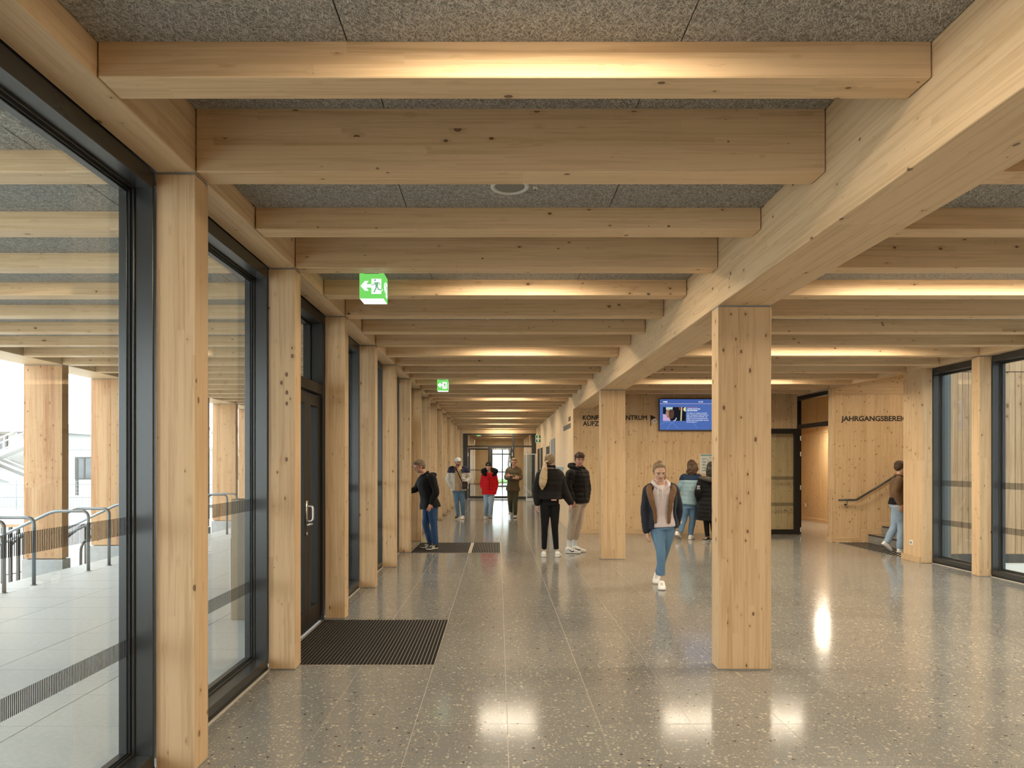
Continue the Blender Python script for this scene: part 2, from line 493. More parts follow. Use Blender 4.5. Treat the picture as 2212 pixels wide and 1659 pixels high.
# ------------------------------------------------------------------ ceiling panels (pieces of the ceiling)
pcache = {}
def panel(x0, x1, y0, y1, z):
    k = (round(x1 - x0, 3), round(y1 - y0, 3))
    if k not in pcache:
        b = bmesh.new(); box(b, -k[0] / 2 + 0.003, k[0] / 2 - 0.003, -k[1] / 2 + 0.002, k[1] / 2 - 0.002, 0, 0.025)
        pcache[k] = mesh(b, 'panel', M['panel'])
    link('panel', pcache[k], ceiling, ((x0 + x1) / 2, (y0 + y1) / 2, z))
for j in range(-4, 50):
    y0, y1 = YJ(j) + TJ, YJ(j + 1)
    if y1 > YFAR: break
    z = ZL if j % 2 == 0 else ZH
    xs = [XL, -0.589, 0.715, XB0 - 0.002]
    for a, b in zip(xs, xs[1:]): panel(a, b, y0, y1, z)
    if j <= 14:
        xs = [XB1 + 0.002, 3.175, 4.456, 5.737, XR]
        for a, b in zip(xs, xs[1:]): panel(a, b, y0, y1, z)
    if -2 <= j <= 26:
        xs = [-1.98, -2.39, -3.69, -4.99, -6.29, -6.68] if j % 2 == 0 else [-1.98, -2.39, -3.69, -4.99, -6.29, -6.68]
        for a, b in zip(xs, xs[1:]): panel(b, a, y0, y1, 3.222)
for a in ((XRO + 0.003, 10.0, 11.40, 13.75, 3.44), (XRO + 0.003, 8.63, 13.9, 15.44, 3.44), (XR, 8.63, 15.46, 18.7, 3.44), (XR, 8.63, 18.7, 22.0, 3.44)): panel(*a)

# ------------------------------------------------------------------ timber: joists, beams, columns
def joist_mesh(L, zt):
    b = bmesh.new(); box(b, -L / 2, L / 2, 0, TJ, ZB, zt, 0.004)
    return mesh(b, 'ceiling_joist', M['joist'])
jm_c = joist_mesh(XB0 - XL - 0.008, 3.469); jm_r = joist_mesh(XR - XB1 - 0.008, 3.469); jm_o = joist_mesh(4.69, 3.469)
def place_joist(me, x, j, label, group):
    o = link('ceiling_joist', me, None, (x, YJ(j), 0))
    return tag(o, label, 'joist', group)
for j in range(-4, 49):
    if YJ(j) + TJ > YFAR - 0.3: break
    lit = j % 4 == 1
    if j < 1: lab = f'spruce joist over the corridor, {ORD[1 - j]} one behind the camera'
    elif j <= 33:
        lab = f"{'lamp-washed' if lit else 'plain'} spruce joist over the corridor, {ORD[j]} from the front"
    else: lab = f'spruce joist over the corridor beyond the far glass door, {ORD[j - 33]} one'
    place_joist(jm_c, (XL + XB0) / 2, j, lab, 'joists over the corridor')
for j in range(-4, 16):
    lab = f"{'lamp-washed' if j % 4 == 1 else 'plain'} spruce joist over the right-hand hall, {ORD[j]} row" if j > 0 else f'spruce joist over the right-hand hall, {ORD[1 - j]} one behind the camera'
    place_joist(jm_r, (XR + XB1) / 2, j, lab, 'joists over the right-hand hall')
for j in range(-1, 28):
    lab = f"daylit joist under the outdoor canopy, {ORD[j]} row" if j > 0 else f'daylit joist under the outdoor canopy, {ORD[1 - j]} one behind the camera'
    place_joist(jm_o, -4.33, j, lab, 'joists of the outdoor canopy')

def beam(name, x0, x1, y0, y1, z0, z1, label, mat='beam'):
    return tag(bx(name, M[mat], x0, x1, y0, y1, z0, z1, None, 0.004), label, 'beam')
beam('edge_beam', XLO, XL - 0.001, YBACK, YFAR, ZB, 3.469, 'long spruce edge beam resting on the left window columns')
beam('main_beam', XB0, XB1, YBACK, YW - 0.002, ZBB, 3.469, 'deep wide spruce main beam on the two free-standing columns')
beam('edge_beam', XR, XRO, YBACK, 15.44, ZB, 3.469, 'spruce edge beam above the right-hand windows and stair opening')
beam('canopy_beam', -7.27, -6.68, YJ(-2), YJ(29), ZB, 3.469, 'broad larch beam along the outer edge of the canopy')
o = struct(bx('trim_3', M['frame'], -1.985, XLO - 0.002, YBACK, YFAR, ZB + 0.012, 3.469))
o = struct(bx('trim_4', M['frame'], XRO + 0.002, 7.14, YBACK, 10.9, ZB + 0.012, 3.469))

def col_mesh(wx, wy, h, mat):
    b = bmesh.new(); box(b, -wx / 2, wx / 2, 0, wy, 0, h, 0.003)
    return mesh(b, 'column', M[mat])
def pad_mesh(wx, wy, z):
    b = bmesh.new(); box(b, -wx / 2 + 0.003, wx / 2 - 0.003, 0.003, wy - 0.003, z, z + 0.012)
    return mesh(b, 'bearing_pad', M['steelgap'])
def place_col(name, me, pm, x, y, label, group, fm=None):
    o = tag(link(name, me, None, (x, y, 0.006)), label, 'column', group)
    link('bearing_pad', pm, o, (0, 0, 0))
    if fm: link('foot_plate', fm, o, (0, 0, 0))
    return o
def foot_mesh(wx, wy):
    b = bmesh.new(); box(b, -wx / 2 - 0.004, wx / 2 + 0.004, -0.004, wy + 0.004, -0.006, 0.0)
    return mesh(b, 'foot_plate', M['steelgap'])
LC, LPd, LF = col_mesh(XL - XLO, TJ, ZB - 0.018, 'column'), pad_mesh(XL - XLO, TJ, ZB - 0.018), foot_mesh(XL - XLO, TJ)
n = 0
for j in range(-4, 33, 2):
    if j < 2: lab = f'spruce window column on the left, {ORD[1 - j // 2]} one behind the camera'
    elif j <= 32:
        n += 1
        where = {1: 'nearest, running out of the picture', 2: 'in front of the door and striped mat', 3: 'just beyond the nearer striped mat', 6: 'beside the boy in black'}.get(n)
        lab = f"slim spruce window column, {ORD[n]} on the left" + (f", {where}" if where else '')
    else: lab = f'spruce window column beyond the far glass door, {ORD[j // 2 - 16]} one'
    place_col('window_column', LC, LPd, (XL + XLO) / 2, YJ(j), lab, 'columns along the left windows', LF)
RC, RP, RF = col_mesh(XRO - XR, TJ, ZB - 0.018, 'column'), pad_mesh(XRO - XR, TJ, ZB - 0.018), foot_mesh(XRO - XR, TJ)
for j in range(-3, 10, 2):
    lab = 'spruce column between the two right-hand windows' if j == 9 else f'spruce column along the right-hand windows, {ORD[(9 - j) // 2]} one outside the frame'
    place_col('window_column', RC, RP, (XR + XRO) / 2, YJ(j), lab, 'columns along the right windows', RF)
tag(bx('wall_pier', M['column'], XR, XRO, 10.90, 11.40, 0.003, ZB, None, 0.003), 'wide spruce pier with a white socket beside the stair opening', 'pier')
tag(bx('door_post', M['column'], 6.728, 6.79, 13.745, 13.92, 0.003, ZB, None, 0.003), 'narrow pale post between the stair wall and the open fire door', 'post')
MC, MP, MF = col_mesh(XB1 - XB0, TJ, ZBB - 0.018, 'column'), pad_mesh(XB1 - XB0, TJ, ZBB - 0.018), foot_mesh(XB1 - XB0, TJ)
place_col('hall_column', MC, MP, (XB0 + XB1) / 2, YJ(4), 'big broad free-standing spruce column in the middle of the hall', 'free-standing hall columns', MF)
place_col('hall_column', MC, MP, (XB0 + XB1) / 2, YJ(11), 'farther free-standing spruce column in front of the black lettering', 'free-standing hall columns', MF)
OC, OP = col_mesh(0.59, TJ, ZB - 0.145, 'larch'), pad_mesh(0.59, TJ, ZB - 0.145)
OF = bmesh.new(); box(OF, -0.315, 0.315, -0.02, TJ + 0.02, -0.75, -0.012, 0.004); OF = mesh(OF, 'column_base', M['concrete'])
n = 0
for j in range(0, 29, 2):
    if j >= 10: n += 1
    lab = {10: 'broad orange larch canopy column outside, nearest one in view', 12: 'second broad larch canopy column outside, right of the nearest'}.get(j, f"broad larch canopy column outside, {ORD[n]} in the row" if j > 10 else f'broad larch canopy column outside, {ORD[(10 - j) // 2]} one beyond the left frame edge')
    o = tag(link('canopy_column', OC, None, (-6.975, YJ(j), 0.133)), lab, 'column', 'larch columns of the canopy')
    link('bearing_pad', OP, o); link('concrete_base', OF, o)

# ------------------------------------------------------------------ windows
WB = 1.729 - TJ
def frame_mesh(w_, z0, z1, mat='frame', bw=0.018, hh=0.088):
    """outward = -x, origin on the column's outer face at bay centre"""
    b = bmesh.new()
    h = w_ / 2
    for xa, xb, e, top, bot in ((-0.095, -0.004, bw, hh, 0.094), (-0.110, -0.095, bw + 0.012, hh + 0.012, 0.106), (-0.165, -0.124, bw + 0.028, hh + 0.030, 0.116)):
        box(b, xa, xb, -h, -h + e, z0, z1, 0.002); box(b, xa, xb, h - e, h, z0, z1, 0.002)
        box(b, xa, xb, -h + e, h - e, z1 - top, z1, 0.002); box(b, xa, xb, -h + e, h - e, z0 + (0.03 if e == bw else 0), z0 + bot, 0.002)
    return mesh(b, 'window_frame', M[mat])
def gasket_mesh(w_, z0, z1, bw=0.018, hh=0.088):
    b = bmesh.new(); h = w_ / 2
    for e, x0, x1 in ((0.024, -0.1135, -0.1095), (0.019, -0.124, -0.112)):
        box(b, x0, x1, -h + bw, -h + bw + e, z0 + hh, z1 - hh); box(b, x0, x1, h - bw - e, h - bw, z0 + hh, z1 - hh)
        box(b, x0, x1, -h + bw + e, h - bw - e, z1 - hh - e, z1 - hh); box(b, x0, x1, -h + bw + e, h - bw - e, z0 + hh, z0 + hh + e)
    box(b, -0.093, -0.002, -h, h, z0, z0 + 0.03)
    return mesh(b, 'gasket', M['rubber'])
def strip_mesh(w_, z0):
    b = bmesh.new(); box(b, -0.006, 0.012, -w_ / 2, w_ / 2, z0, z0 + 0.008); return mesh(b, 'edge_strip', M['grout'])
def pane_mesh(ya, yb, z0, z1, x=-0.118, t=0.006):
    b = bmesh.new(); box(b, x - t / 2, x + t / 2, ya, yb, z0, z1); return mesh(b, 'glass_pane', M['glass'])
def band_mesh(ya, yb, z0, z1, x=-0.1148):
    b = bmesh.new()
    k = int((yb - ya) / 0.011)
    for i in range(k):
        y = ya + (i + 0.5) * (yb - ya) / k
        box(b, x - 0.0004, x, y - 0.0028, y + 0.0028, z0, z1)
    return mesh(b, 'stripe_band', M['black'])
ZT = ZB - 0.004
WF, WG, WS = frame_mesh(WB, 0.0, ZT), gasket_mesh(WB, 0.0, ZT), strip_mesh(WB, 0.0)
WP = pane_mesh(-WB / 2 + 0.025, WB / 2 - 0.025, 0.09, ZT - 0.09)
WD1, WD2 = (band_mesh(-WB / 2 + 0.045, WB / 2 - 0.045, a, b) for a, b in ((1.235, 1.325), (0.615, 0.703)))
def window(i, x, y, rz, bands):
    r = struct(empty(f'window_{i}', (x, y, 0), rz))
    link('frame', WF, r); link('gasket', WG, r); link('edge_strip', WS, r); link('glass_pane', WP, r)
    if bands:
        for m_ in (WD1, WD2):
            q = link('stripe_band', m_, r); q['kind'] = 'stuff'
    return r
wi = 0
for j in range(-4, 46, 2):
    if j in (4, 12) or j >= 34: continue
    wi += 1
    window(wi, XLO, YJ(j) + TJ + WB / 2, 0, 0 <= j <= 10)
for j in range(-3, 9, 2):
    wi += 1
    window(wi, XRO, YJ(j) + TJ + WB / 2, PI, j >= 5)
WB2 = 10.90 - YJ(9) - TJ
r = struct(empty('window_%d' % (wi + 1), (XRO, YJ(9) + TJ + WB2 / 2, 0), PI))
for nm, me in (('frame', frame_mesh(WB2, 0, ZT)), ('gasket', gasket_mesh(WB2, 0, ZT)), ('edge_strip', strip_mesh(WB2, 0)), ('glass_pane', pane_mesh(-WB2 / 2 + 0.025, WB2 / 2 - 0.025, 0.09, ZT - 0.09))):
    link(nm, me, r)
for a, b in ((1.235, 1.325), (0.615, 0.703)):
    q = link('stripe_band', band_mesh(-WB2 / 2 + 0.045, WB2 / 2 - 0.045, a, b), r); q['kind'] = 'stuff'
wi += 1

# glazed doors in the left facade (two bays)
def facade_door(i, yc, closer):
    r = struct(empty(f'door_{i}', (XLO, yc, 0)))
    h = WB / 2
    b = bmesh.new()
    zt = 2.27
    for a in ((-0.127, -0.008, -h, -h + 0.07, 0, ZT), (-0.127, -0.008, h - 0.07, h, 0, ZT), (-0.127, -0.008, -h + 0.07, h - 0.07, ZT - 0.095, ZT), (-0.127, -0.008, -h + 0.07, h - 0.07, zt + 0.02, zt + 0.12),
              (-0.20, -0.127, -h, -h + 0.095, 0, ZT), (-0.20, -0.127, h - 0.095, h, 0, ZT), (-0.20, -0.127, -h + 0.095, h - 0.095, ZT - 0.11, ZT), (-0.20, -0.127, -h + 0.095, h - 0.095, zt + 0.02, zt + 0.14)):
        box(b, *a, 0.002)
    obj('frame', b, M['frame_dark'], r)
    b = bmesh.new(); box(b, -0.156, -0.150, -h + 0.09, h - 0.09, zt + 0.13, ZT - 0.10); obj('transom_pane', b, M['glass'], r)
    for nm, ya, yb, st in (('wide_leaf', -h + 0.07, 0.24, 0.10), ('narrow_leaf', 0.245, h - 0.07, 0.10)):
        b = bmesh.new()
        for a in ((-0.11, -0.03, ya, ya + st, 0.012, zt), (-0.11, -0.03, yb - st, yb, 0.012, zt), (-0.11, -0.03, ya + st, yb - st, zt - 0.11, zt), (-0.11, -0.03, ya + st, yb - st, 0.012, 0.20)):
            box(b, *a, 0.002)
        lf = obj(nm, b, M['frame_dark'], r)
        b = bmesh.new(); box(b, -0.073, -0.067, ya + st - 0.005, yb - st + 0.005, 0.195, zt - 0.105); obj('glass_pane', b, M['glass'], lf)
        if nm == 'wide_leaf':
            b = bmesh.new()
            tube(b, bend([(-0.03, yb - 0.05, 1.195), (0.035, yb - 0.05, 1.195), (0.035, yb - 0.05, 1.055), (-0.03, yb - 0.05, 1.055)], 0.04), 0.0105, 10)
            box(b, -0.03, -0.018, yb - 0.075, yb - 0.025, 1.02, 1.245)
            tube(b, bend([(-0.02, yb - 0.05, 1.03), (0.03, yb - 0.05, 1.03), (0.03, yb - 0.19, 1.03)], 0.02), 0.010, 10)
            disc(b, (-0.03, yb - 0.05, 0.935), 0.018, 0.014, 14, 'x')
            obj('handle', b, M['steel'], lf, smooth=True)
    return r
facade_door(1, YJ(4) + TJ + WB / 2, True)
facade_door(2, YJ(12) + TJ + WB / 2, True)
# ------------------------------------------------------------------ lamps hidden between the joists
def lamp(x, y, L, label, group, z=ZL, mat='diffuser'):
    r = thing('linear_lamp', label, 'lamp', (x, y, z), group)
    b = bmesh.new(); box(b, -L / 2, L / 2, -0.08, 0.08, -0.035, -0.001, 0.003); obj('housing', b, M['housing'], r)
    b = bmesh.new(); box(b, -L / 2 + 0.01, L / 2 - 0.01, -0.07, 0.07, -0.0375, -0.0355); obj('diffuser', b, M[mat], r)
M['diffuser_hall'] = glow('hall_lamp_diffuser', WARM, LAMP_L * 0.88)
for j in range(-4, 50, 4):
    y = YJ(j) + TJ + 0.262
    if y > YFAR - 1: break
    k = j // 4 + 1
    lab = f"warm linear lamp hidden behind a joist over the corridor, {ORD[k]} in its row" if k > 0 else 'warm linear lamp over the corridor, behind the camera'
    lamp(0.18, y, 1.05, lab, 'linear lamps over the corridor')
    if j <= 12:
        lab = f"long warm linear lamp hidden behind a joist over the right-hand hall, {ORD[k]} in its row" if k > 0 else 'long warm linear lamp over the right-hand hall, behind the camera'
        lamp(4.35, y, 2.6, lab, 'linear lamps over the right-hand hall', ZL, 'diffuser_hall')
M['diffuser_strong'] = glow('passage_lamp_diffuser', (1.0, 0.86, 0.64), 480.0)
lamp(8.30, 17.2, 0.5, 'short warm wall lamp in the passage behind the open fire door', None, 2.60, 'diffuser_strong')
tag(bx('lamp_bracket', M['housing'], 8.52, 8.629, 17.18, 17.22, 2.56, 2.60), 'small bracket holding the passage lamp', 'bracket')

lamp(8.3, 12.3, 0.65, 'warm linear lamp over the stairs, hidden behind the pier', None, 3.438)
# ------------------------------------------------------------------ ceiling speaker, sprinkler, detectors
r = thing('ceiling_speaker', 'round grey loudspeaker set into the second visible ceiling bay', 'speaker', (0.07, 4.06, ZL))
b = bmesh.new()
prof = [(0.115, 0), (0.115, -0.008), (0.108, -0.012), (0.094, -0.012), (0.088, -0.004)]
rings = [[b.verts.new((rr * math.cos(2 * PI * k / 40), rr * math.sin(2 * PI * k / 40), z)) for k in range(40)] for rr, z in prof]
for A, B in zip(rings, rings[1:]):
    for k in range(40): b.faces.new((A[k], A[(k + 1) % 40], B[(k + 1) % 40], B[k]))
obj('trim_ring', b, M['housing'], r, smooth=True)
b = bmesh.new(); disc(b, (0, 0, -0.005), 0.089, 0.004, 40); obj('grille', b, M['greyplate'], r)
r = thing('sprinkler', 'tiny white sprinkler rosette beside the ceiling speaker', 'sprinkler', (0.222, 4.08, ZL))
b = bmesh.new(); disc(b, (0, 0, -0.006), 0.016, 0.006, 16); obj('rosette', b, M['white'], r)
b = bmesh.new(); disc(b, (0, 0, -0.02), 0.005, 0.014, 10); obj('nozzle', b, M['chrome'], r)
for x, rr, lab in ((-0.115, 0.05, 'small white smoke detector peeping below the sixth joist, the left one'), (0.285, 0.03, 'smaller white detector peeping below the sixth joist, the right one')):
    r = thing('smoke_detector', lab, 'detector', (x, YJ(6) + TJ + 0.42, ZL))
    b = bmesh.new(); tube(b, [(0, 0, -0.001), (0, 0, -0.02)], [rr, rr * 0.95], 20); obj('base', b, M['white'], r, smooth=False)
    b = bmesh.new(); tube(b, [(0, 0, -0.0205), (0, 0, -0.04), (0, 0, -0.052)], [rr * 0.8, rr * 0.7, rr * 0.35], 20); obj('sensor', b, M['white'], r)

# ------------------------------------------------------------------ escape signs
M['signgreen'] = glow('sign_green', (0.17, 0.62, 0.12), 1.15)
M['signwhite'] = glow('sign_white', (0.92, 1.0, 0.93), 1.5)
M['runner'] = glow('sign_runner', (0.22, 0.50, 0.27), 0.9)
def poly(b, pts, d):
    vs = [b.verts.new((x, d, z)) for x, z in pts]
    b.faces.new(vs)
def stroke(b, pts, w_, d):
    for (x0, z0), (x1, z1) in zip(pts, pts[1:]):
        dx, dz = x1 - x0, z1 - z0
        L = math.hypot(dx, dz); nx, nz = -dz / L * w_ / 2, dx / L * w_ / 2
        ex, ez = dx / L * w_ * 0.3, dz / L * w_ * 0.3
        poly(b, [(x0 - ex + nx, z0 - ez + nz), (x0 - ex - nx, z0 - ez - nz), (x1 + ex - nx, z1 + ez - nz), (x1 + ex + nx, z1 + ez + nz)], d)
def pictogram(kind):
    """unit square seen from -y, x and z in 0..1; the layers sit a hair proud of each other"""
    b = bmesh.new()
    if kind == 'white':
        poly(b, [(0.05, 0.52), (0.23, 0.72), (0.38, 0.72), (0.28, 0.585), (0.50, 0.585), (0.50, 0.45), (0.28, 0.45), (0.38, 0.32), (0.23, 0.32)], -0.004)
        poly(b, [(0.50, 0.19), (0.90, 0.19), (0.90, 0.81), (0.50, 0.81)], -0.004)
        poly(b, [(0.88, 0.30), (0.97, 0.33), (0.95, 0.39), (0.88, 0.38)], -0.0045)
    else:
        poly(b, [(0.645 + 0.042 * math.cos(a * PI / 6), 0.755 + 0.042 * math.sin(a * PI / 6)) for a in range(12)], -0.009)
        poly(b, [(0.62, 0.67), (0.79, 0.67), (0.775, 0.52), (0.74, 0.46), (0.67, 0.46)], -0.008)
        stroke(b, [(0.64, 0.66), (0.58, 0.56), (0.49, 0.555)], 0.035, -0.0085)
        stroke(b, [(0.77, 0.66), (0.82, 0.63), (0.86, 0.56)], 0.035, -0.0087)
        stroke(b, [(0.70, 0.47), (0.66, 0.37), (0.60, 0.265)], 0.055, -0.0089)
        stroke(b, [(0.75, 0.47), (0.78, 0.37), (0.92, 0.36)], 0.05, -0.0091)
    return b
S = 0.196
def sign_part(nm, kind, mat, par, dx, dy, rz):
    b = pictogram(kind)
    for v in b.verts: v.co = Vector(((v.co.x - 0.5) * S, v.co.y * 0.1, v.co.z * S))
    o = obj(nm, b, M[mat], par, (dx, dy, 0)); o.rotation_euler = (0, 0, rz)
def exit_sign(x, y, label):
    r = thing('escape_sign', label, 'sign', (x, y, 2.925), 'green escape signs')
    b = bmesh.new(); box(b, -S / 2, S / 2, -S / 2, S / 2, 0.001, 0.208, 0.002); obj('cube', b, M['signgreen'], r)
    b = bmesh.new(); box(b, -S / 2 + 0.003, S / 2 - 0.003, -S / 2 + 0.003, S / 2 - 0.003, -0.001, 0.0); obj('underside', b, M['signwhite'], r)
    for nm, kind, mat in (('arrow_and_door', 'white', 'signwhite'), ('running_figure', 'runner', 'runner')):
        sign_part(nm, kind, mat, r, 0, -S / 2 - 0.0002, 0)
        sign_part(nm, kind, mat, r, S / 2 + 0.0002, 0, PI / 2)
        sign_part(nm, kind, mat, r, -S / 2 - 0.0002, 0, -PI / 2)
    b = bmesh.new(); box(b, -0.06, 0.06, -S / 2 - 0.001, -S / 2 - 0.0001, 0.199, 0.204); obj('vent_slot', b, M['black'], r)
    b = bmesh.new(); box(b, -0.07, 0.07, -0.07, 0.07, 0.209, 0.214); box(b, -0.03, 0.03, -0.02, 0.02, 0.214, ZL - 2.925); obj('mount', b, M['black'], r)
exit_sign(-1.02, 5.60, 'large lit green escape sign cube hanging near the second column, arrow and running figure')
exit_sign(-1.02, 12.62, 'smaller-looking lit green escape sign cube farther down the corridor')
exit_sign(-0.95, 33.45, 'tiny lit green escape sign seen through the glass above the far door')

# ------------------------------------------------------------------ mats
def mat_thing(label, x0, x1, y0, y1, gaps=(), diagonal=False, pitch=0.030, wid=0.0235):
    r = thing('entrance_mat', label, 'mat', ((x0 + x1) / 2, y0, 0), 'striped entrance mats')
    lx, ly = (x1 - x0) / 2, y1 - y0
    b = bmesh.new(); box(b, -lx, lx, 0, ly, 0.0002, 0.003); obj('tray', b, M['alu'] if not diagonal else M['terrazzo'], r)
    if not diagonal:
        b = bmesh.new(); box(b, -wid / 2, wid / 2, 0.006, ly - 0.006, 0.003, 0.007); sm = mesh(b, 'mat_strip', M['carpet'])
        x = -lx + 0.012
        while x + wid < lx:
            wx = x + wid / 2 + (x0 + x1) / 2
            if all(abs(wx - g) > 0.035 for g in gaps): link('mat_strip', sm, r, (x + wid / 2, 0, 0))
            x += pitch
    else:
        d = Vector((0.60, 0.66, 0)).normalized(); nrm = Vector((-d.y, d.x, 0))
        s = -2.5
        while s < 2.5:
            pts = []
            # clip the line through nrm*s along d to the tray
            c = Vector((0, ly / 2, 0)) + nrm * s
            lo, hi = -9, 9
            for a, mn, mx_ in ((0, -lx + 0.01, lx - 0.01), (1, 0.01, ly - 0.01)):
                t0, t1 = sorted(((mn - c[a]) / d[a], (mx_ - c[a]) / d[a])); lo, hi = max(lo, t0), min(hi, t1)
            if hi - lo > 0.05:
                b = bmesh.new()
                mid = c + d * (lo + hi) / 2
                p = [c + d * lo - nrm * 0.013 - mid, c + d * hi - nrm * 0.013 - mid, c + d * hi + nrm * 0.013 - mid, c + d * lo + nrm * 0.013 - mid]
                lo_ = [b.verts.new((q.x, q.y, 0.003)) for q in p]; up = [b.verts.new((q.x, q.y, 0.007)) for q in p]
                b.faces.new(up)
                for k in range(4): b.faces.new((lo_[k], lo_[(k + 1) % 4], up[(k + 1) % 4], up[k]))
                obj('mat_strip', b, M['carpet'], r, mid)
            s += 0.062
    return r
mat_thing('dark striped entrance mat on the floor between the second and third columns', -1.775, -0.505, 5.40, 6.94)
mat_thing('farther dark striped entrance mat under the boy in the black jacket', -1.565, 0.04, 12.12, 13.66, gaps=(-0.505,))
mat_thing('mat of diagonal dark strips at the foot of the stairs', 6.82, 7.42, 11.50, 13.72, diagonal=True)

# ------------------------------------------------------------------ stairs and handrail
M['nosing'] = plain('dark_nosing_strip', (0.035, 0.03, 0.027), 0.6, nscale=200)
st = thing('staircase', 'grey terrazzo steps with dark nosings rising behind the pier', 'stairs', (7.44, 12.58, 0))
for k in range(7):
    b = bmesh.new(); box(b, 0.27 * k, 0.27 * k + (0.30 if k < 6 else 0.9), -1.165, 1.14, 0.0 if k == 0 else 0.165 * k + 0.001, 0.165 * (k + 1), 0.003)
    s_ = obj('step', b, M['terrazzo'], st)
    b = bmesh.new(); box(b, 0.27 * k - 0.004, 0.27 * k + 0.04, -1.16, 1.135, 0.165 * (k + 1) - 0.024, 0.165 * (k + 1) + 0.002); obj('nosing', b, M['nosing'], s_)
b = bmesh.new()
for k in range(7):
    box(b, -0.12 + 0.27 * k - (0.02 if k == 0 else 0), -0.12 + 0.27 * (k + 1), 1.142, 1.160, 0.165 * k if k else 0.0, 0.165 * (k + 1) + 0.10, 0.001)
obj('stepped_skirting', b, M['trimwood'], st)
hr = thing('handrail', 'black handrail on the wall bending up along the stairs', 'handrail', (6.82, 13.75, 0.86))
b = bmesh.new(); tube(b, bend([(0.0, -0.075, 0), (0.355, -0.075, 0), (2.4, -0.075, 1.25)], 0.05), 0.020, 12); obj('rail', b, M['frame'], hr, smooth=True)
for x, z in ((0.17, 0.0), (1.3, 0.578)):
    b = bmesh.new(); tube(b, bend([(x, -0.075, z - 0.015), (x, -0.075, z - 0.10), (x, -0.004, z - 0.10)], 0.02), 0.006, 8); disc(b, (x, -0.006, z - 0.10), 0.022, 0.006, 14, 'y'); obj('bracket', b, M['frame'], hr)

def socket(x, y, z, axis, label):
    r = thing('wall_socket', label, 'socket', (x, y, z))
    b = bmesh.new(); box(b, -0.04, 0.04, -0.011, -0.0005, -0.04, 0.04, 0.003); obj('cover', b, M['white'], r)
    b = bmesh.new(); disc(b, (0, -0.0145, 0), 0.021, 0.003, 18, 'y'); obj('insert', b, M['greyplate'], r)
    r.rotation_euler = (0, 0, axis)
    return r
socket(XR - 0.0, 11.17, 0.30, -PI / 2, 'white wall socket low on the pier beside the stairs')
socket(8.60, 19.1, 0.42, -PI / 2, 'small pale socket low on the passage wall behind the fire door')
socket(3.545, YW, 2.545, 0, 'small white socket beside the screen, on the flag symbol')
# ------------------------------------------------------------------ lettering on the walls
o = wall_words('wall_lettering', (('KONF', 0, 0.357), ('ERENZZE', 0.385, 0.56), ('NTRUM', 0.980, 0.470)), M['black'], (1.915, YW - 0.003, 2.573), 0.108)
tag(o, 'black words KONFERENZZENTRUM on the spruce wall, partly behind a column', 'lettering')
o = wall_words('wall_lettering', (('AUFZ', 0, 0.355), ('UG', 0.385, 0.165)), M['black'], (1.92, YW - 0.003, 2.440), 0.108)
tag(o, 'black word AUFZUG under the longer wall lettering', 'lettering')
o = wall_words('wall_lettering', (('JAHRGANGSBEREICH', 0, 1.43),), M['black'], (6.91, 13.75 - 0.003, 2.445), 0.104)
tag(o, 'black word JAHRGANGSBEREICH on the spruce wall above the handrail', 'lettering')
b = bmesh.new()
box(b, 0, 0.018, -0.003, 0, 0, 0.24)
vs = [[b.verts.new((x, y, z)) for x, z in ((0.018, 0.24), (0.018, 0.13), (0.128, 0.19))] for y in (-0.003, 0)]
b.faces.new(vs[0]); b.faces.new(vs[1][::-1])
for k in range(3): b.faces.new((vs[0][k], vs[0][(k + 1) % 3], vs[1][(k + 1) % 3], vs[1][k]))
tag(obj('flag_symbol', b, M['black'], None, (3.445, YW - 0.0005, 2.44)), 'black flag pictogram after the wall lettering, left of the screen', 'symbol')

# ------------------------------------------------------------------ screen
tv = thing('wall_screen', 'blue lit flat screen with news text high on the spruce wall', 'screen', (3.62, YW - 0.001, 2.33))
TWd, THt = 1.265, 0.715
b = bmesh.new(); box(b, 0, TWd, -0.10, -0.055, 0, THt, 0.003); obj('casing', b, M['rubber'], tv)
b = bmesh.new(); box(b, 0.4, 0.85, -0.055, 0, 0.15, 0.55); obj('wall_mount', b, M['black'], tv)
b = bmesh.new(); tube(b, bend([(0.02, -0.05, 0.20), (-0.03, -0.02, 0.22), (-0.075, -0.012, 0.215)], 0.02), 0.004, 6); obj('power_cable', b, M['white'], tv)
M['scrblue'] = glow('screen_blue', (0.085, 0.165, 0.47), 0.9)
M['scrblue2'] = glow('screen_blue_header', (0.065, 0.13, 0.42), 0.9)
M['scrblue3'] = glow('screen_blue_arc', (0.12, 0.22, 0.54), 0.9)
M['scrwhite'] = glow('screen_white', (1, 1, 1), 1.05)
M['scrred'] = glow('screen_red', (0.75, 0.20, 0.28), 0.95)
M['scrpink'] = glow('screen_pale_line', (0.80, 0.62, 0.70), 0.9)
def flat(nm, mat, x0, x1, z0, z1, d, par=tv):
    b = bmesh.new(); poly(b, [(x0, z0), (x1, z0), (x1, z1), (x0, z1)], -0.1005 - d); return obj(nm, b, mat, par)
scn = flat('picture', M['scrblue'], 0.014, TWd - 0.014, 0.014, THt - 0.014, 0)
flat('header', M['scrblue2'], 0.014, TWd - 0.014, 0.605, THt - 0.014, 0.0004)
flat('header_line', M['scrpink'], 0.014, TWd - 0.014, 0.598, 0.605, 0.0006)
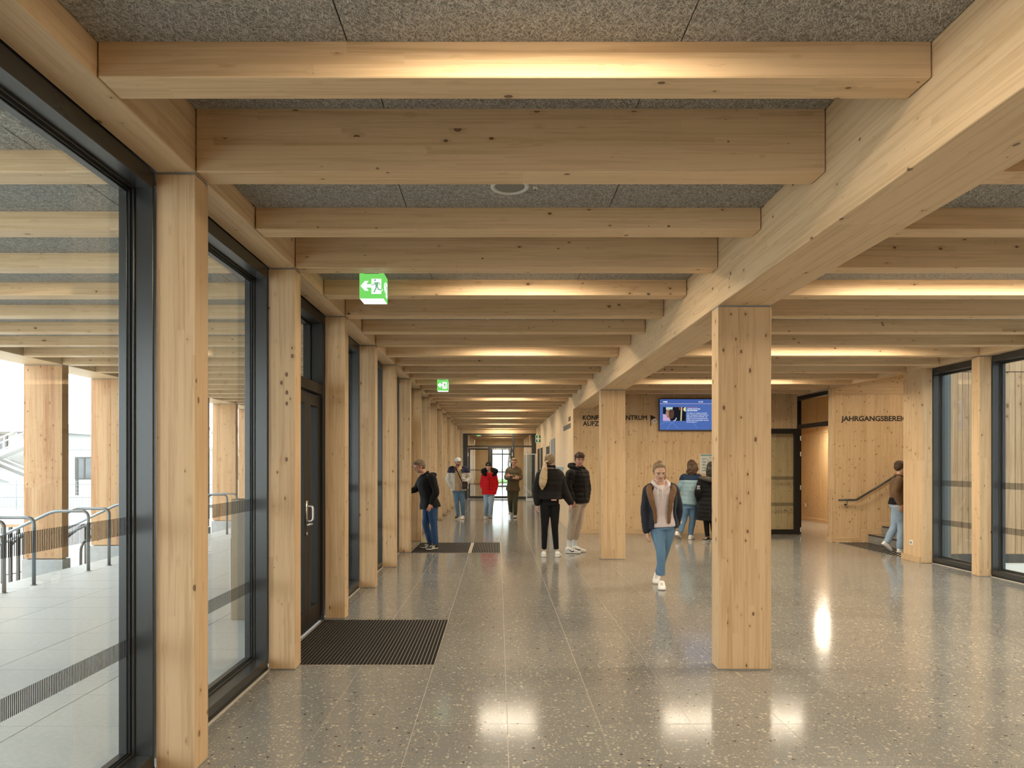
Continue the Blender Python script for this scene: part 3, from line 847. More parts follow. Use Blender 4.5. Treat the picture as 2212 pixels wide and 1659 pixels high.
for cx, cz, ra in ((0.19, -0.05, 0.23), (0.52, -0.12, 0.36)):
    b = bmesh.new()
    N_ = 24
    for k in range(N_):
        a0, a1 = 0.25 + 2.6 * k / N_, 0.25 + 2.6 * (k + 1) / N_
        q = [(cx + rr * math.cos(a), cz + rr * math.sin(a)) for rr, a in ((ra, a0), (ra + 0.025, a0), (ra + 0.025, a1), (ra, a1))]
        if min(p[1] for p in q) > 0.016 and min(p[0] for p in q) > 0.016: poly(b, q, -0.1009)
    obj('background_arc', b, M['scrblue3'], tv)
ph = flat('news_photo', glow('photo_dark', (0.010, 0.012, 0.016), 1), 0.085, 0.60, 0.215, 0.525, 0.0008)
def ell2(nm, col, pts, d):
    b = bmesh.new(); poly(b, pts, -0.1005 - d); obj(nm, b, glow('photo_tone', col, 0.9), tv)
def oval(cx, cz, rx, rz_, n=20, a0=0, a1=2 * PI): return [(cx + rx * math.cos(a0 + (a1 - a0) * k / n), cz + rz_ * math.sin(a0 + (a1 - a0) * k / n)) for k in range(n)]
ell2('photo_shoulder', (0.62, 0.42, 0.66), [(0.085, 0.37), (0.16, 0.36), (0.235, 0.27), (0.26, 0.215), (0.085, 0.215)], 0.0012)
ell2('photo_face', (0.42, 0.25, 0.18), oval(0.225, 0.385, 0.075, 0.115), 0.0014)
ell2('photo_face_shade', (0.10, 0.055, 0.04), oval(0.275, 0.375, 0.062, 0.115), 0.0015)
ell2('photo_headband', (0.55, 0.70, 0.66), [(0.15, 0.465), (0.30, 0.475), (0.305, 0.523), (0.155, 0.523)], 0.0017)
ell2('photo_eye', (0.05, 0.03, 0.025), oval(0.195, 0.425, 0.018, 0.008), 0.0018)
ell2('photo_eye', (0.03, 0.02, 0.018), oval(0.262, 0.42, 0.018, 0.008), 0.0018)
ell2('photo_mouth', (0.14, 0.05, 0.045), oval(0.225, 0.315, 0.024, 0.008), 0.0018)
ell2('photo_racket', (0.62, 0.55, 0.33), [(0.475, 0.215), (0.505, 0.215), (0.52, 0.523), (0.49, 0.523)], 0.0012)
ell2('photo_red_strip', (0.35, 0.06, 0.06), [(0.445, 0.46), (0.47, 0.46), (0.475, 0.523), (0.44, 0.523)], 0.0012)
ell2('photo_ball', (0.80, 0.80, 0.40), oval(0.597, 0.475, 0.055, 0.05, 14, PI / 2, 3 * PI / 2) + [(0.599, 0.425), (0.599, 0.525)][:1], 0.0012)
ell2('photo_collar', (0.50, 0.58, 0.72), [(0.30, 0.215), (0.35, 0.235), (0.385, 0.29), (0.40, 0.28), (0.37, 0.215)], 0.0013)
def stext(s, mat, x, z, wd, h, bold=0.0, nm='screen_text'):
    text_obj(nm, s, mat, (x, -0.1022, z), wd, tv, 0.0002, bold, h)
stext('WBZ', M['scrwhite'], 0.085, 0.628, 0.105, 0.030, 0.03)
stext('12:30', M['scrwhite'], 0.885, 0.628, 0.10, 0.034, 0.0)
stext('NADAL ÜBER ZVEREV', M['scrred'], 0.622, 0.508, 0.245, 0.018, 0.01)
stext('„HOFFE, ES IST EIN', M['scrwhite'], 0.622, 0.472, 0.30, 0.024, 0.02)
stext('LERNPROZESS“', M['scrwhite'], 0.622, 0.435, 0.25, 0.024, 0.02)
for k, (s_, wd) in enumerate((('„Ich denke, er verdient die Strafe“,', 0.465), ('sagte Tennisspieler Rafael Nadal zu', 0.485), ('Alexander Zverevs Wutanfall. „Ich', 0.46),
                              ('hoffe, es ist ein Lernprozess für ihn', 0.475), ('und für andere junge Spieler, die ihre', 0.495), ('Nerven verlieren.“', 0.24))):
    stext(s_, M['scrwhite'], 0.618, 0.378 - 0.0395 * k, wd, 0.023, 0.006)

# evacuation plan behind the big column
ev = thing('evacuation_plan', 'pale framed evacuation plan on the wall, half behind the big column', 'notice', (4.565, YW - 0.001, 1.36))
b = bmesh.new(); box(b, 0, 0.40, -0.012, 0, 0, 0.44, 0.002); obj('frame', b, M['whitemetal'], ev)
b = bmesh.new(); box(b, 0.012, 0.388, -0.0135, -0.0125, 0.012, 0.428); obj('sheet', b, plain('plan_paper', (0.55, 0.57, 0.53), 0.5, nscale=20), ev)
b = bmesh.new(); box(b, 0.012, 0.388, -0.0145, -0.0137, 0.405, 0.428); obj('header', b, plain('plan_teal', (0.05, 0.20, 0.18), 0.5, nscale=20), ev)
b = bmesh.new()
for k in range(26):
    x, z = random.uniform(0.05, 0.32), random.uniform(0.05, 0.36)
    if random.random() < 0.5: box(b, x, x + random.uniform(0.02, 0.06), -0.0145, -0.0137, z, z + 0.006)
    else: box(b, x, x + 0.006, -0.0146, -0.0138, z, z + random.uniform(0.02, 0.06))
for k in range(5): box(b, 0.05, 0.13, -0.0147, -0.0139, 0.06 + 0.065 * k, 0.075 + 0.065 * k)
obj('floor_plan_lines', b, plain('plan_grey', (0.12, 0.14, 0.13), 0.5, nscale=20), ev)

# ------------------------------------------------------------------ open fire door leaf and its frame in the right wall
fd = struct(empty('door_3', (XR, 14.75, 0)))
b = bmesh.new()
for a in ((0.0, 0.11, -0.815, -0.745, 0, ZB - 0.02), (0.0, 0.11, 0.73, 0.80, 0, ZB - 0.02), (0.0, 0.11, -0.745, 0.73, ZB - 0.10, ZB - 0.02), (-0.005, 0.11, -0.745, 0.73, 2.37, 2.46)):
    box(b, *a, 0.003)
obj('frame', b, M['frame_dark'], fd)
b = bmesh.new(); box(b, 0.05, 0.058, -0.745, 0.73, 2.46, ZB - 0.10); obj('transom_pane', b, M['glass'], fd)
b = bmesh.new()
for a in ((-1.36, -1.24, 0.48, 0.545, 0.008, 2.365), (-0.155, -0.035, 0.48, 0.545, 0.008, 2.365), (-1.24, -0.155, 0.48, 0.545, 2.255, 2.365), (-1.24, -0.155, 0.48, 0.545, 0.008, 0.115)):
    box(b, *a, 0.003)
lf = obj('leaf', b, M['frame_dark'], fd)
b = bmesh.new(); box(b, -1.245, -0.15, 0.509, 0.516, 0.11, 2.26); obj('glass_pane', b, M['glass'], lf)
for z in (1.225, 0.64):
    b = bmesh.new()
    for k in range(80): x = -1.235 + k * 0.0134; box(b, x, x + 0.0065, 0.508, 0.5085, z, z + 0.075)
    q = obj('stripe_band', b, M['black'], lf)
for z in (0.06, 1.0, 1.75, 2.1):
    b = bmesh.new(); tube(b, [(-0.017, 0.485, z), (-0.017, 0.485, z + 0.10)], 0.011, 10); obj('hinge', b, M['steel'], fd)
b = bmesh.new(); box(b, -0.034, -0.031, 0.50, 0.525, 0.95, 1.25); disc(b, (-0.031, 0.512, 1.12), 0.012, 0.006, 12, 'x'); obj('lock_plate', b, M['steel'], lf)

# ------------------------------------------------------------------ glazed partition at the end of the corridor
ed = struct(empty('door_4', (0, YEND, 0)))
K = YEND / F
def X(px): return (px - CX) * K
def Z(py): return CAM - (py - HY) * K
b = bmesh.new()
zt, zb = Z(936.5), 0.0
for a in ((XL + 0.005, X(1010.5), 0, 0.10, 0, zt), (X(1148.5), XB0 - 0.005, 0, 0.10, 0, zt), (X(1010.5), X(1148.5), 0, 0.10, Z(939.5), zt), (X(1107), X(1111), 0, 0.10, 0, Z(939.5)),
          (X(1010.5), X(1107), 0, 0.10, Z(966), Z(962.5)), (X(1111), X(1148.5), 0, 0.10, Z(966), Z(962.5)), (X(1111), X(1148.5), 0, 0.10, 0, 0.10)):
    box(b, *a, 0.003)
obj('frame', b, M['frame'], ed)
box_top = wallbox('wall_end', M['clth'], XL, XB0, YEND + 0.02, YEND + 0.08, zt + 0.001, 3.46)
b = bmesh.new(); box(b, X(1010.5), X(1107), 0.047, 0.053, Z(962.5), Z(939.5)); box(b, X(1111), X(1148.5), 0.047, 0.053, Z(962.5), Z(939.5)); obj('transom_pane', b, M['glass'], ed)
b = bmesh.new(); box(b, X(1111), X(1148.5), 0.047, 0.053, 0.10, Z(966)); obj('side_pane', b, M['glass'], ed)
for x0, x1 in ((1011, 1058.5), (1059, 1106.5)):
    b = bmesh.new()
    s0, s1 = X(x0), X(x1)
    for a in ((s0, s0 + 0.09, 0.01, 0.075, 0.01, Z(966.3)), (s1 - 0.09, s1, 0.01, 0.075, 0.01, Z(966.3)), (s0 + 0.09, s1 - 0.09, 0.01, 0.075, Z(971.5), Z(966.3)), (s0 + 0.09, s1 - 0.09, 0.01, 0.075, 0.01, 0.12)):
        box(b, *a, 0.003)
    lf = obj('leaf', b, M['frame'], ed)
    b = bmesh.new(); box(b, s0 + 0.085, s1 - 0.085, 0.038, 0.044, 0.115, Z(971.3)); obj('glass_pane', b, M['glass'], lf)
    for z in (1.24, 0.62):
        b = bmesh.new()
        for k in range(36): x = s0 + 0.1 + k * (s1 - s0 - 0.2) / 36; box(b, x, x + 0.010, 0.036, 0.037, z, z + 0.085)
        obj('stripe_band', b, M['black'], lf)
    for z in (0.45, 1.9): 
        b = bmesh.new(); tube(b, [((s0 if x0 < 1050 else s1), 0.0, z), ((s0 if x0 < 1050 else s1), 0.0, z + 0.16)], 0.016, 8); obj('hinge', b, M['whitemetal'], lf)
b = bmesh.new(); box(b, X(1013), X(1054), -0.05, 0.01, Z(968.5), Z(966)); obj('door_closer', b, M['steel'], ed)
o = text_obj('door_lettering', 'ZUM BEREICH B UND C', M['white'], (X(1062), -0.002 + 0.008, Z(970.6)), X(1103) - X(1062), ed, 0.001, 0.01, 0.055)
# display case standing at the right before the partition
vc = thing('display_case', 'slim glass display case with white metal edges at the end of the corridor', 'display case', (1.37, 28.4, 0))
b = bmesh.new()
for x in (-0.19, 0.19):
    for y in (-0.16, 0.16): box(b, x - 0.014, x + 0.014, y - 0.014, y + 0.014, 0.0, 1.98)
for z in (0.10, 1.95):
    for y in (-0.16, 0.16): box(b, -0.176, 0.176, y - 0.012, y + 0.012, z, z + 0.03)
    for x in (-0.19, 0.19): box(b, x - 0.012, x + 0.012, -0.146, 0.146, z, z + 0.03)
obj('case_frame', b, M['whitemetal'], vc)
b = bmesh.new(); box(b, -0.19, 0.19, -0.16, 0.16, 0.005, 0.10, 0.003); obj('plinth', b, M['whitemetal'], vc)
b = bmesh.new(); box(b, -0.174, 0.174, -0.166, -0.162, 0.13, 1.95); obj('glass_pane', b, M['glass'], vc)
fe = thing('fire_extinguisher', 'red fire extinguisher hanging on the corridor wall by the display case', 'extinguisher', (1.62, 29.3, 0.32))
b = bmesh.new(); tube(b, [(0, 0, 0), (0, 0, 0.02), (0, 0, 0.40), (0, 0, 0.46), (0, 0, 0.48)], [0.065, 0.072, 0.072, 0.05, 0.025], 18); obj('cylinder', b, plain('extinguisher_red', (0.50, 0.03, 0.02), 0.35, nscale=20), fe, smooth=True)
b = bmesh.new(); box(b, -0.05, 0.03, -0.012, 0.012, 0.485, 0.54); tube(b, bend([(-0.03, 0, 0.50), (-0.085, 0, 0.46), (-0.088, 0, 0.15)], 0.03), 0.009, 8); obj('valve_and_hose', b, M['black'], fe)
b = bmesh.new(); box(b, 0.068, 0.079, -0.03, 0.03, 0.1, 0.4); obj('wall_bracket', b, M['black'], fe)
# first aid flag sign
fa = thing('first_aid_sign', 'green sign with white cross sticking out of the corridor wall', 'sign', (1.585, 27.0, 2.40))
b = bmesh.new(); box(b, -0.105, 0.105, -0.006, 0.006, 0, 0.31, 0.002); box(b, 0.105, 0.114, -0.02, 0.02, 0.02, 0.29); obj('plate', b, M['white'], fa)
b = bmesh.new(); box(b, -0.09, 0.09, -0.0085, -0.0062, 0.02, 0.29); obj('green_field', b, plain('sign_paint_green', (0.02, 0.22, 0.11), 0.4, nscale=20), fa)
b = bmesh.new(); box(b, -0.025, 0.025, -0.011, -0.0087, 0.035, 0.275); box(b, -0.085, -0.0255, -0.011, -0.0087, 0.13, 0.18); box(b, 0.0255, 0.085, -0.011, -0.0087, 0.13, 0.18); obj('cross', b, M['white'], fa)
# slim glazed slots and a grey door in the corridor wall
def slot(nm, y0, y1, z0, z1, m_):
    r = struct(empty(nm, (XB0, (y0 + y1) / 2, 0)))
    h = (y1 - y0) / 2
    b = bmesh.new()
    for a in ((-0.014, -0.001, -h, -h + 0.05, z0, z1), (-0.014, -0.001, h - 0.05, h, z0, z1), (-0.014, -0.001, -h + 0.05, h - 0.05, z1 - 0.14, z1), (-0.014, -0.001, -h + 0.05, h - 0.05, z0, z0 + 0.05)): box(b, *a)
    obj('frame', b, M['clt'] if m_ != 'greydoor' else M['greydoor'], r)
    b = bmesh.new(); box(b, -0.008, -0.001, -h + 0.05, h - 0.05, z0 + 0.05, z1 - 0.14); obj('dark_pane' if m_ != 'greydoor' else 'leaf', b, M[m_], r)
    if m_ == 'greydoor':
        b = bmesh.new(); tube(b, bend([(-0.01, h - 0.1, 1.05), (-0.06, h - 0.1, 1.05), (-0.06, h - 0.24, 1.05)], 0.02), 0.01, 8); obj('handle', b, M['steel'], r)
M['greydoor'] = plain('grey_door', (0.17, 0.165, 0.155), 0.5, nscale=15, namt=0.05)
M['darkglass'] = plain('dark_glass', (0.012, 0.012, 0.012), 0.5, nscale=3, spec=0.15)
slot('window_90', 27.6, 29.3, 0.05, 2.33, 'darkglass'); slot('window_91', 25.8, 27.3, 0.05, 2.33, 'darkglass'); slot('window_92', 22.4, 24.1, 0.05, 2.30, 'darkglass'); slot('door_5', 20.3, 21.9, 0.0, 2.34, 'greydoor')
# grey notices on the corridor wall
M['notice'] = plain('grey_lettering', (0.10, 0.08, 0.06), 0.6, nscale=25, namt=0.4)
def wallplate(label, y0, y1, z0, z1, bars=0):
    r = thing('wall_notice', label, 'notice', (XB0, (y0 + y1) / 2, z0))
    h = (y1 - y0) / 2
    if not bars:
        n = max(2, int((y1 - y0) / 0.14))
        b = bmesh.new()
        for k in range(n):
            a = -h + k * 2 * h / n
            box(b, -0.004, -0.0005, a, a + 2 * h / n * 0.9, 0, z1 - z0)
        obj('letters', b, M['notice'], r)
    else:
        b = bmesh.new(); box(b, -0.010, -0.0005, -h, h, 0, z1 - z0); obj('backing', b, M['whitemetal'], r)
        b = bmesh.new()
        for k in range(bars):
            a = -h + (k + 0.25) * 2 * h / bars
            box(b, -0.0145, -0.0105, a, a + h / bars, 0.01, z1 - z0 - 0.01)
        obj('slots', b, M['galv'], r)
wallplate('upper small dark lettering seen edge-on on the corridor wall', 15.98, 16.5, 2.59, 2.70)
wallplate('lower long dark lettering seen edge-on on the corridor wall', 15.98, 17.8, 2.42, 2.54)
wallplate('grey slotted grille on the corridor wall behind the ponytail', 17.6, 20.6, 1.37, 1.51, 16)

# ------------------------------------------------------------------ corridor beyond, glazed far end
wallbox('wall_left_far', M['clt'], XLO, XL - 0.003, YEND + 0.1, YFAR - 0.03, 0, ZB - 0.02)
fg = struct(empty('door_6', (0.27, YFAR - 0.02, 0)))
wallbox('wall_far_left', M['clt'], XL, -0.45, YFAR - 0.02, YFAR + 0.15, 0, 3.46)
wallbox('wall_far_right', M['clt'], 1.0, XB0, YFAR - 0.02, YFAR + 0.15, 0, 3.46)
wallbox('wall_far_upper', M['clth'], -0.449, 0.999, YFAR - 0.02, YFAR + 0.15, 2.62, 3.46)
b = bmesh.new()
for x in (-0.68, 0.02, 0.69): box(b, x - 0.04, x + 0.04, 0, 0.1, 0.0, 2.6)
for z in (0.0, 0.95, 2.15, 2.52): box(b, -0.64, 0.65, 0.001, 0.099, z, z + 0.08)
obj('frame', b, M['frame'], fg)
b = bmesh.new(); box(b, -0.66, 0.67, 0.047, 0.053, 0.04, 2.55); obj('glass_pane', b, M['glass'], fg)
for k in range(7): slot('window_%d' % (94 + k), 32.5 + 1.7 * k, 33.5 + 1.7 * k, 0.05, 2.25, 'darkglass')
# ------------------------------------------------------------------ outside, left: deck, steps, rails, yard
deck = struct(empty('floor_deck'))
b = bmesh.new(); box(b, -6.55, -1.985, YBACK, YFAR, -0.25, -0.012); obj('deck_bed', b, M['deckgap'], deck)
xs = [-1.985, -2.85, -3.91, -4.97, -6.03, -6.55]
cells = []
for xa, xb in zip(xs, xs[1:]):
    for k in range(-13, 73):
        y0 = 4.15 + k * 0.568
        px = CX + F * (xa + xb) / 2 / max(y0, 0.1)
        cells.append((y0 if (y0 > 2.0 and px > -500) else y0 + 1000, (xa + xb) / 2, y0 + 0.284, xa - xb - 0.009, 0.568 - 0.008))
cells.sort()
for c in cells[:200]: link('slab', tile_mesh(c[3], c[4], M['deck'], 'd', 0.012), deck, (c[1], c[2], 0))
b = bmesh.new()
for c in cells[200:]: box(b, c[1] - c[3] / 2, c[1] + c[3] / 2, c[2] - c[4] / 2, c[2] + c[4] / 2, -0.012, 0)
o = obj('far_slabs', b, M['deck'], deck); o['kind'] = 'stuff'
stp = thing('outdoor_steps', 'pale concrete steps leading down from the deck to the yard', 'steps', (-6.55, 12, -0.75))
for j in range(0, 27, 2):
    y0, y1 = YJ(j) + TJ + 0.03 - 12, YJ(j + 2) - 0.03 - 12
    for k in range(4):
        b = bmesh.new(); box(b, -0.34 * (k + 1), -0.34 * k - 0.001, y0, y1, 0.0, 0.75 - 0.15 * (k + 1), 0.004); obj('step', b, M['concrete'], stp)
b = bmesh.new(); box(b, -160, -7.91, -40, 160, -0.95, -0.75)
struct(obj('ground_yard', b, M['yard']))
def outrail(y, x, label):
    r = thing('outdoor_handrail', label, 'handrail', (x, y, 0), 'steel handrails of the outdoor steps')
    b = bmesh.new()
    tube(b, bend([(0, 0, 0.0), (0, 0, 0.885), (-0.52, 0, 0.885), (-1.75, 0, 0.30), (-2.1, 0, 0.30), (-2.1, 0, -0.75)], 0.10), 0.023, 12)
    obj('tube', b, M['galv'], r, smooth=True)
    b = bmesh.new(); disc(b, (0, 0, 0), 0.04, 0.006, 16); obj('foot_plate', b, M['galv'], r)
for k, (ya, yb) in enumerate([(YJ(j) - 0.33, YJ(j) + 0.21) for j in (6, 8, 10, 12, 14, 16)]):
    w_ = ['out of frame', 'at the frame edge', 'by the nearest canopy column', 'behind the window jamb', 'past the window jamb', 'farthest off'][k]
    outrail(ya, -6.08, f'bent steel handrail outdoors, front one of the pair {w_}')
    outrail(yb, -6.08, f'bent steel handrail outdoors, rear one of the pair {w_}')
# door opener pillar just outside the second window
pl = thing('door_opener_pillar', 'slim waist-high metal pillar with a round button outside the second window', 'pillar', (-2.62, 6.96, 0))
b = bmesh.new(); box(b, -0.105, 0.045, 0, 0.14, 0.0, 1.23, 0.004); obj('body', b, plain('bronze_panel', (0.23, 0.185, 0.13), 0.4, 0.2, nscale=12), pl)
b = bmesh.new(); box(b, 0.046, 0.105, -0.004, 0.144, 0.0, 1.235, 0.003); obj('dark_cover', b, M['frame'], pl)
b = bmesh.new(); disc(b, (0.078, -0.012, 0.84), 0.028, 0.008, 20, 'y'); obj('button', b, M['steel'], pl)
b = bmesh.new(); box(b, -0.115, -0.106, 0, 0.14, 0.3, 0.83); obj('edge_plate', b, M['whitemetal'], pl)

# bench with wooden top and dark grating beside the steps
bn = thing('yard_bench', 'low bench with brown wooden top and dark slatted sides in the yard', 'bench', (-10.6, 13.4, -0.75))
for k in range(4):
    b = bmesh.new(); box(b, -1.6, 1.6, -0.36 + 0.18 * k, -0.36 + 0.18 * k + 0.165, 1.12, 1.18, 0.006); obj('slat', b, M['board'], bn)
b = bmesh.new()
for k in range(22): box(b, -1.55 + k * 0.146, -1.55 + k * 0.146 + 0.05, -0.33, -0.28, 0.04, 1.115)
for x in (-1.5, 1.5): box(b, x - 0.04, x + 0.04, -0.27, 0.33, 0, 1.115)
obj('grating', b, M['frame'], bn)
# bike stands (dark sloping bars behind the glass stripes)
for k in range(5):
    r = thing('bike_stand', f'dark hooped bike stand in the yard behind the handrails, {ORD[k + 1]} from the left', 'bike stand', (-10.3 + 0.5 * k, 14.9, -0.75), 'bike stands in the yard')
    b = bmesh.new(); tube(b, bend([(0, -0.5, 0), (0, -0.5, 0.62), (0, 0.5, 1.0), (0, 0.5, 0)], 0.15), 0.03, 10); obj('hoop', b, M['frame'], r, smooth=True)
    b = bmesh.new(); box(b, -0.06, 0.06, -0.6, 0.6, 0.0, 0.02); obj('base_rail', b, M['frame'], r)

# far buildings
def building(nm, label, x0, x1, y, z0, z1, dep, wins, roofz=0.35, col='facade'):
    r = thing(nm, label, 'building', ((x0 + x1) / 2, y, z0))
    h = (x1 - x0) / 2
    b = bmesh.new(); box(b, -h, h, 0, dep, 0, z1 - z0); obj('wall', b, M[col], r)
    b = bmesh.new(); box(b, -h - 0.4, h + 0.4, -0.5, dep + 0.3, z1 - z0, z1 - z0 + roofz); obj('roof_edge', b, M['concrete'], r)
    for (a, c, e, f_) in wins:
        b = bmesh.new()
        xa, xb, za, zb = a - (x0 + x1) / 2, c - (x0 + x1) / 2, e - z0, f_ - z0
        for q in ((xa, xa + 0.1, za, zb), (xb - 0.1, xb, za, zb), (xa + 0.1, xb - 0.1, za, za + 0.1), (xa + 0.1, xb - 0.1, zb - 0.1, zb), ((xa + xb) / 2 - 0.05, (xa + xb) / 2 + 0.05, za + 0.1, zb - 0.1)):
            box(b, q[0], q[1], -0.1, -0.01, q[2], q[3])
        fr = obj('window', b, M['frame'], r)
        b = bmesh.new(); box(b, xa + 0.1, xb - 0.1, -0.05, -0.01, za + 0.1, zb - 0.1); obj('pane', b, M['winglass'], fr)
    return r
building('flat_roofed_building', 'pale flat-roofed building with dark windows behind the canopy columns', -38.5, -14, 58.0, -0.75, 2.75, 9,
         [(-35.9, -34.3, 0.2, 2.1), (-32.5, -30.5, 0.2, 2.1), (-29, -27, 0.2, 2.1), (-26.2, -24.6, 0.2, 2.1), (-23.3, -21.5, 0.2, 2.1), (-20, -18, 0.2, 2.1)], 0.2)
bd = building('concrete_building', 'grey concrete building with flat slab roof and outside stairs at the far left', -72, -41.0, 62.0, -0.75, 4.4, 10, [(-62, -58, 2.3, 4.2), (-55, -52.5, 2.3, 4.2), (-50, -47, 2.3, 4.2), (-46.5, -44.5, 2.3, 4.2)], 0.85, 'concrete')
fs = thing('outdoor_stair_flight', 'light metal stair flight with white railings before the concrete building', 'stairs', (-42.5, 58.5, -0.75))
def seg(b, p, q, wd, y0, y1):
    p, q = Vector((p[0], 0, p[1])), Vector((q[0], 0, q[1]))
    d = (q - p).normalized(); n_ = Vector((-d.z, 0, d.x)) * wd / 2
    lo = [b.verts.new((v.x, y0, v.z)) for v in (p - n_, q - n_, q + n_, p + n_)]; hi = [b.verts.new((v.x, y1, v.z)) for v in (p - n_, q - n_, q + n_, p + n_)]
    b.faces.new(lo); b.faces.new(hi[::-1])
    for k in range(4): b.faces.new((lo[k], lo[(k + 1) % 4], hi[(k + 1) % 4], hi[k]))
b = bmesh.new(); seg(b, (-3.6, 2.6), (2.4, 0.3), 0.5, 0.0, 1.4); obj('lower_flight', b, M['facade'], fs)
b = bmesh.new()
for o_ in (0.0, 1.35):
    seg(b, (-3.4, 3.75), (2.4, 1.4), 0.10, o_, o_ + 0.06); seg(b, (-3.4, 3.2), (2.4, 0.9), 0.06, o_, o_ + 0.06)
    seg(b, (-3.6, 3.1), (2.4, 5.6), 0.10, o_, o_ + 0.06); seg(b, (-3.4, 2.1), (2.4, 4.5), 0.10, o_, o_ + 0.06)
    for k in range(6): x = -3.0 + k * 1.05; seg(b, (x, 2.35 + 0.41 * k), (x, 3.3 + 0.41 * k), 0.06, o_, o_ + 0.05)
obj('railing', b, M['whitemetal'], fs)
b = bmesh.new(); seg(b, (-3.6, 1.8), (2.4, 4.2), 0.35, 0.1, 1.3); obj('upper_flight', b, M['facade'], fs)
b = bmesh.new(); box(b, -6.0, 2.6, 1.6, 2.2, 0.0, 2.6); obj('stair_wall', b, M['concrete'], fs)
# low walls, fence, bollard
for k, (x, y, L, hgt, lab) in enumerate(((-24, 36, 22, 0.55, 'low pale retaining wall across the yard, the nearer one'), (-30, 45, 26, 0.95, 'low pale retaining wall across the yard, the farther one'))):
    r = thing('retaining_wall', lab, 'low wall', (x, y, -0.75))
    b = bmesh.new(); box(b, -L / 2, L / 2, 0, 0.4, 0, hgt, 0.02); obj('wall_body', b, M['concrete'], r)
    b = bmesh.new(); box(b, -L / 2 - 0.05, L / 2 + 0.05, -0.05, 0.45, hgt, hgt + 0.07, 0.01); obj('coping', b, M['facade'], r)
fn = thing('wire_fence', 'thin wire mesh fence in the yard between the canopy columns', 'fence', (-24, 34, -0.75))
b = bmesh.new()
for k in range(9): box(b, -9 + k * 2.25 - 0.025, -9 + k * 2.25 + 0.025, -0.025, 0.025, 0, 1.5)
obj('posts', b, M['galv'], fn)
b = bmesh.new()
for k in range(122): box(b, -9 + k * 0.15, -9 + k * 0.15 + 0.012, 0, 0.012, 0.05, 1.45)
for k in range(8): box(b, -9, 9, 0.013, 0.02, 0.1 + k * 0.19, 0.112 + k * 0.19)
q = obj('wire_mesh', b, M['galv'], fn); q['kind'] = 'stuff'
bo = thing('slim_post', 'slim dark grey post standing in the yard before the flat building', 'post', (-25.9, 42.0, -0.75))
b = bmesh.new(); box(b, -0.07, 0.07, -0.07, 0.07, 0, 2.65, 0.01); obj('shaft', b, M['frame'], bo)
b = bmesh.new(); box(b, -0.11, 0.11, -0.11, 0.11, 0, 0.03); obj('base', b, M['frame'], bo)
# bare trees
def tree(x, y, z, h, label, seed, leaf=None):
    rnd = random.Random(seed)
    r = thing('bare_tree', label, 'tree', (x, y, z), 'trees beyond the yard')
    bt, bb = bmesh.new(), bmesh.new()
    def grow(p, d, L, rad, lev, b_):
        q = p + d * L
        m_ = (p + q) / 2 + Vector((rnd.uniform(-1, 1), rnd.uniform(-1, 1), rnd.uniform(-1, 1))) * L * 0.06
        tube(b_, [p, m_, q], [rad, rad * 0.85, rad * 0.65], 5 if lev > 1 else 7, False)
        if lev >= 5: return
        for _ in range(3 if lev < 3 else 2 + (rnd.random() < 0.6)):
            nd = (d + Vector((rnd.uniform(-1, 1), rnd.uniform(-1, 1), rnd.uniform(-0.2, 0.7))) * 0.75).normalized()
            grow(p + d * L * rnd.uniform(0.6, 1.0), nd, L * rnd.uniform(0.55, 0.8), rad * 0.55, lev + 1, bb)
    grow(Vector((0, 0, 0)), Vector((rnd.uniform(-.08, .08), rnd.uniform(-.08, .08), 1)).normalized(), h * 0.34, h * 0.018, 0, bt)
    obj('trunk', bt, M['bark'], r); obj('branches', bb, M['bark'], r)
for k, (x, y, h) in enumerate(((-41.5, 76, 9.5), (-46.5, 74, 6.5), (-43.5, 80, 7), (-49, 82, 7.5), (-33, 84, 9), (-27.5, 74, 8))):
    tree(x, y, -0.75, h, f"bare winter tree behind the flat pale building, {['tallest, touching the second canopy column', 'small one at its left', 'thin one behind the tallest', 'farthest at the left', 'hidden by the columns', 'near the second window'][k]}", 40 + k)
# ------------------------------------------------------------------ outside beyond the corridor end
b = bmesh.new(); box(b, -7.9, 30, YFAR + 0.22, 120, -0.3, -0.02); struct(obj('ground_far', b, M['yard']))
b = bmesh.new(); box(b, -6, 14, 54, 64, -0.019, 0.12); struct(obj('ground_lawn', b, M['grass']))
for k, (x, y, h) in enumerate(((-1.6, 60, 7), (1.2, 66, 8), (3.4, 58, 6.5))):
    tree(x, y, 0.12 if y < 64 else -0.02, h, f"bare tree outside the far end of the corridor, {['left one', 'middle one', 'right one'][k]}", 70 + k)
# ------------------------------------------------------------------ courtyard on the right: boarded wall, pale ground
b = bmesh.new(); box(b, 7.12, 40, -30, 10.9, -0.3, -0.012); struct(obj('ground_courtyard', b, M['yard']))
clad = struct(empty('wall_courtyard', (7.25, 10.95, 0)))
b = bmesh.new(); box(b, -0.31, 4.75, 0.02, 0.06, -0.02, 4.2); obj('backing', b, M['gap'], clad)
b = bmesh.new(); box(b, -0.02, 4.75, -0.012, 0.02, -0.011, 0.137); obj('plinth', b, M['frame'], clad)
b = bmesh.new(); box(b, -0.30, -0.004, -0.03, 0.019, -0.011, 4.2, 0.004); obj('corner_sheet', b, plain('blue_grey_sheet', (0.085, 0.098, 0.103), 0.4, 0.2, nscale=6, namt=0.06), clad)
wallbox('added_wall_east', M['facade'], 12.3, 12.6, -8, 11.6, -0.3, 7.6)  # unseen wall, added to narrow the sky over the courtyard
wallbox('added_wall_south', M['facade'], 7.15, 12.6, -8.3, -8, -0.3, 7.6)  # also unseen, added to cut the skylight on the boards
wallbox('added_wall_upper', M['facade'], 7.25, 12.3, 10.98, 11.3, 4.21, 7.6)  # unseen height added above the boards to shut out sky
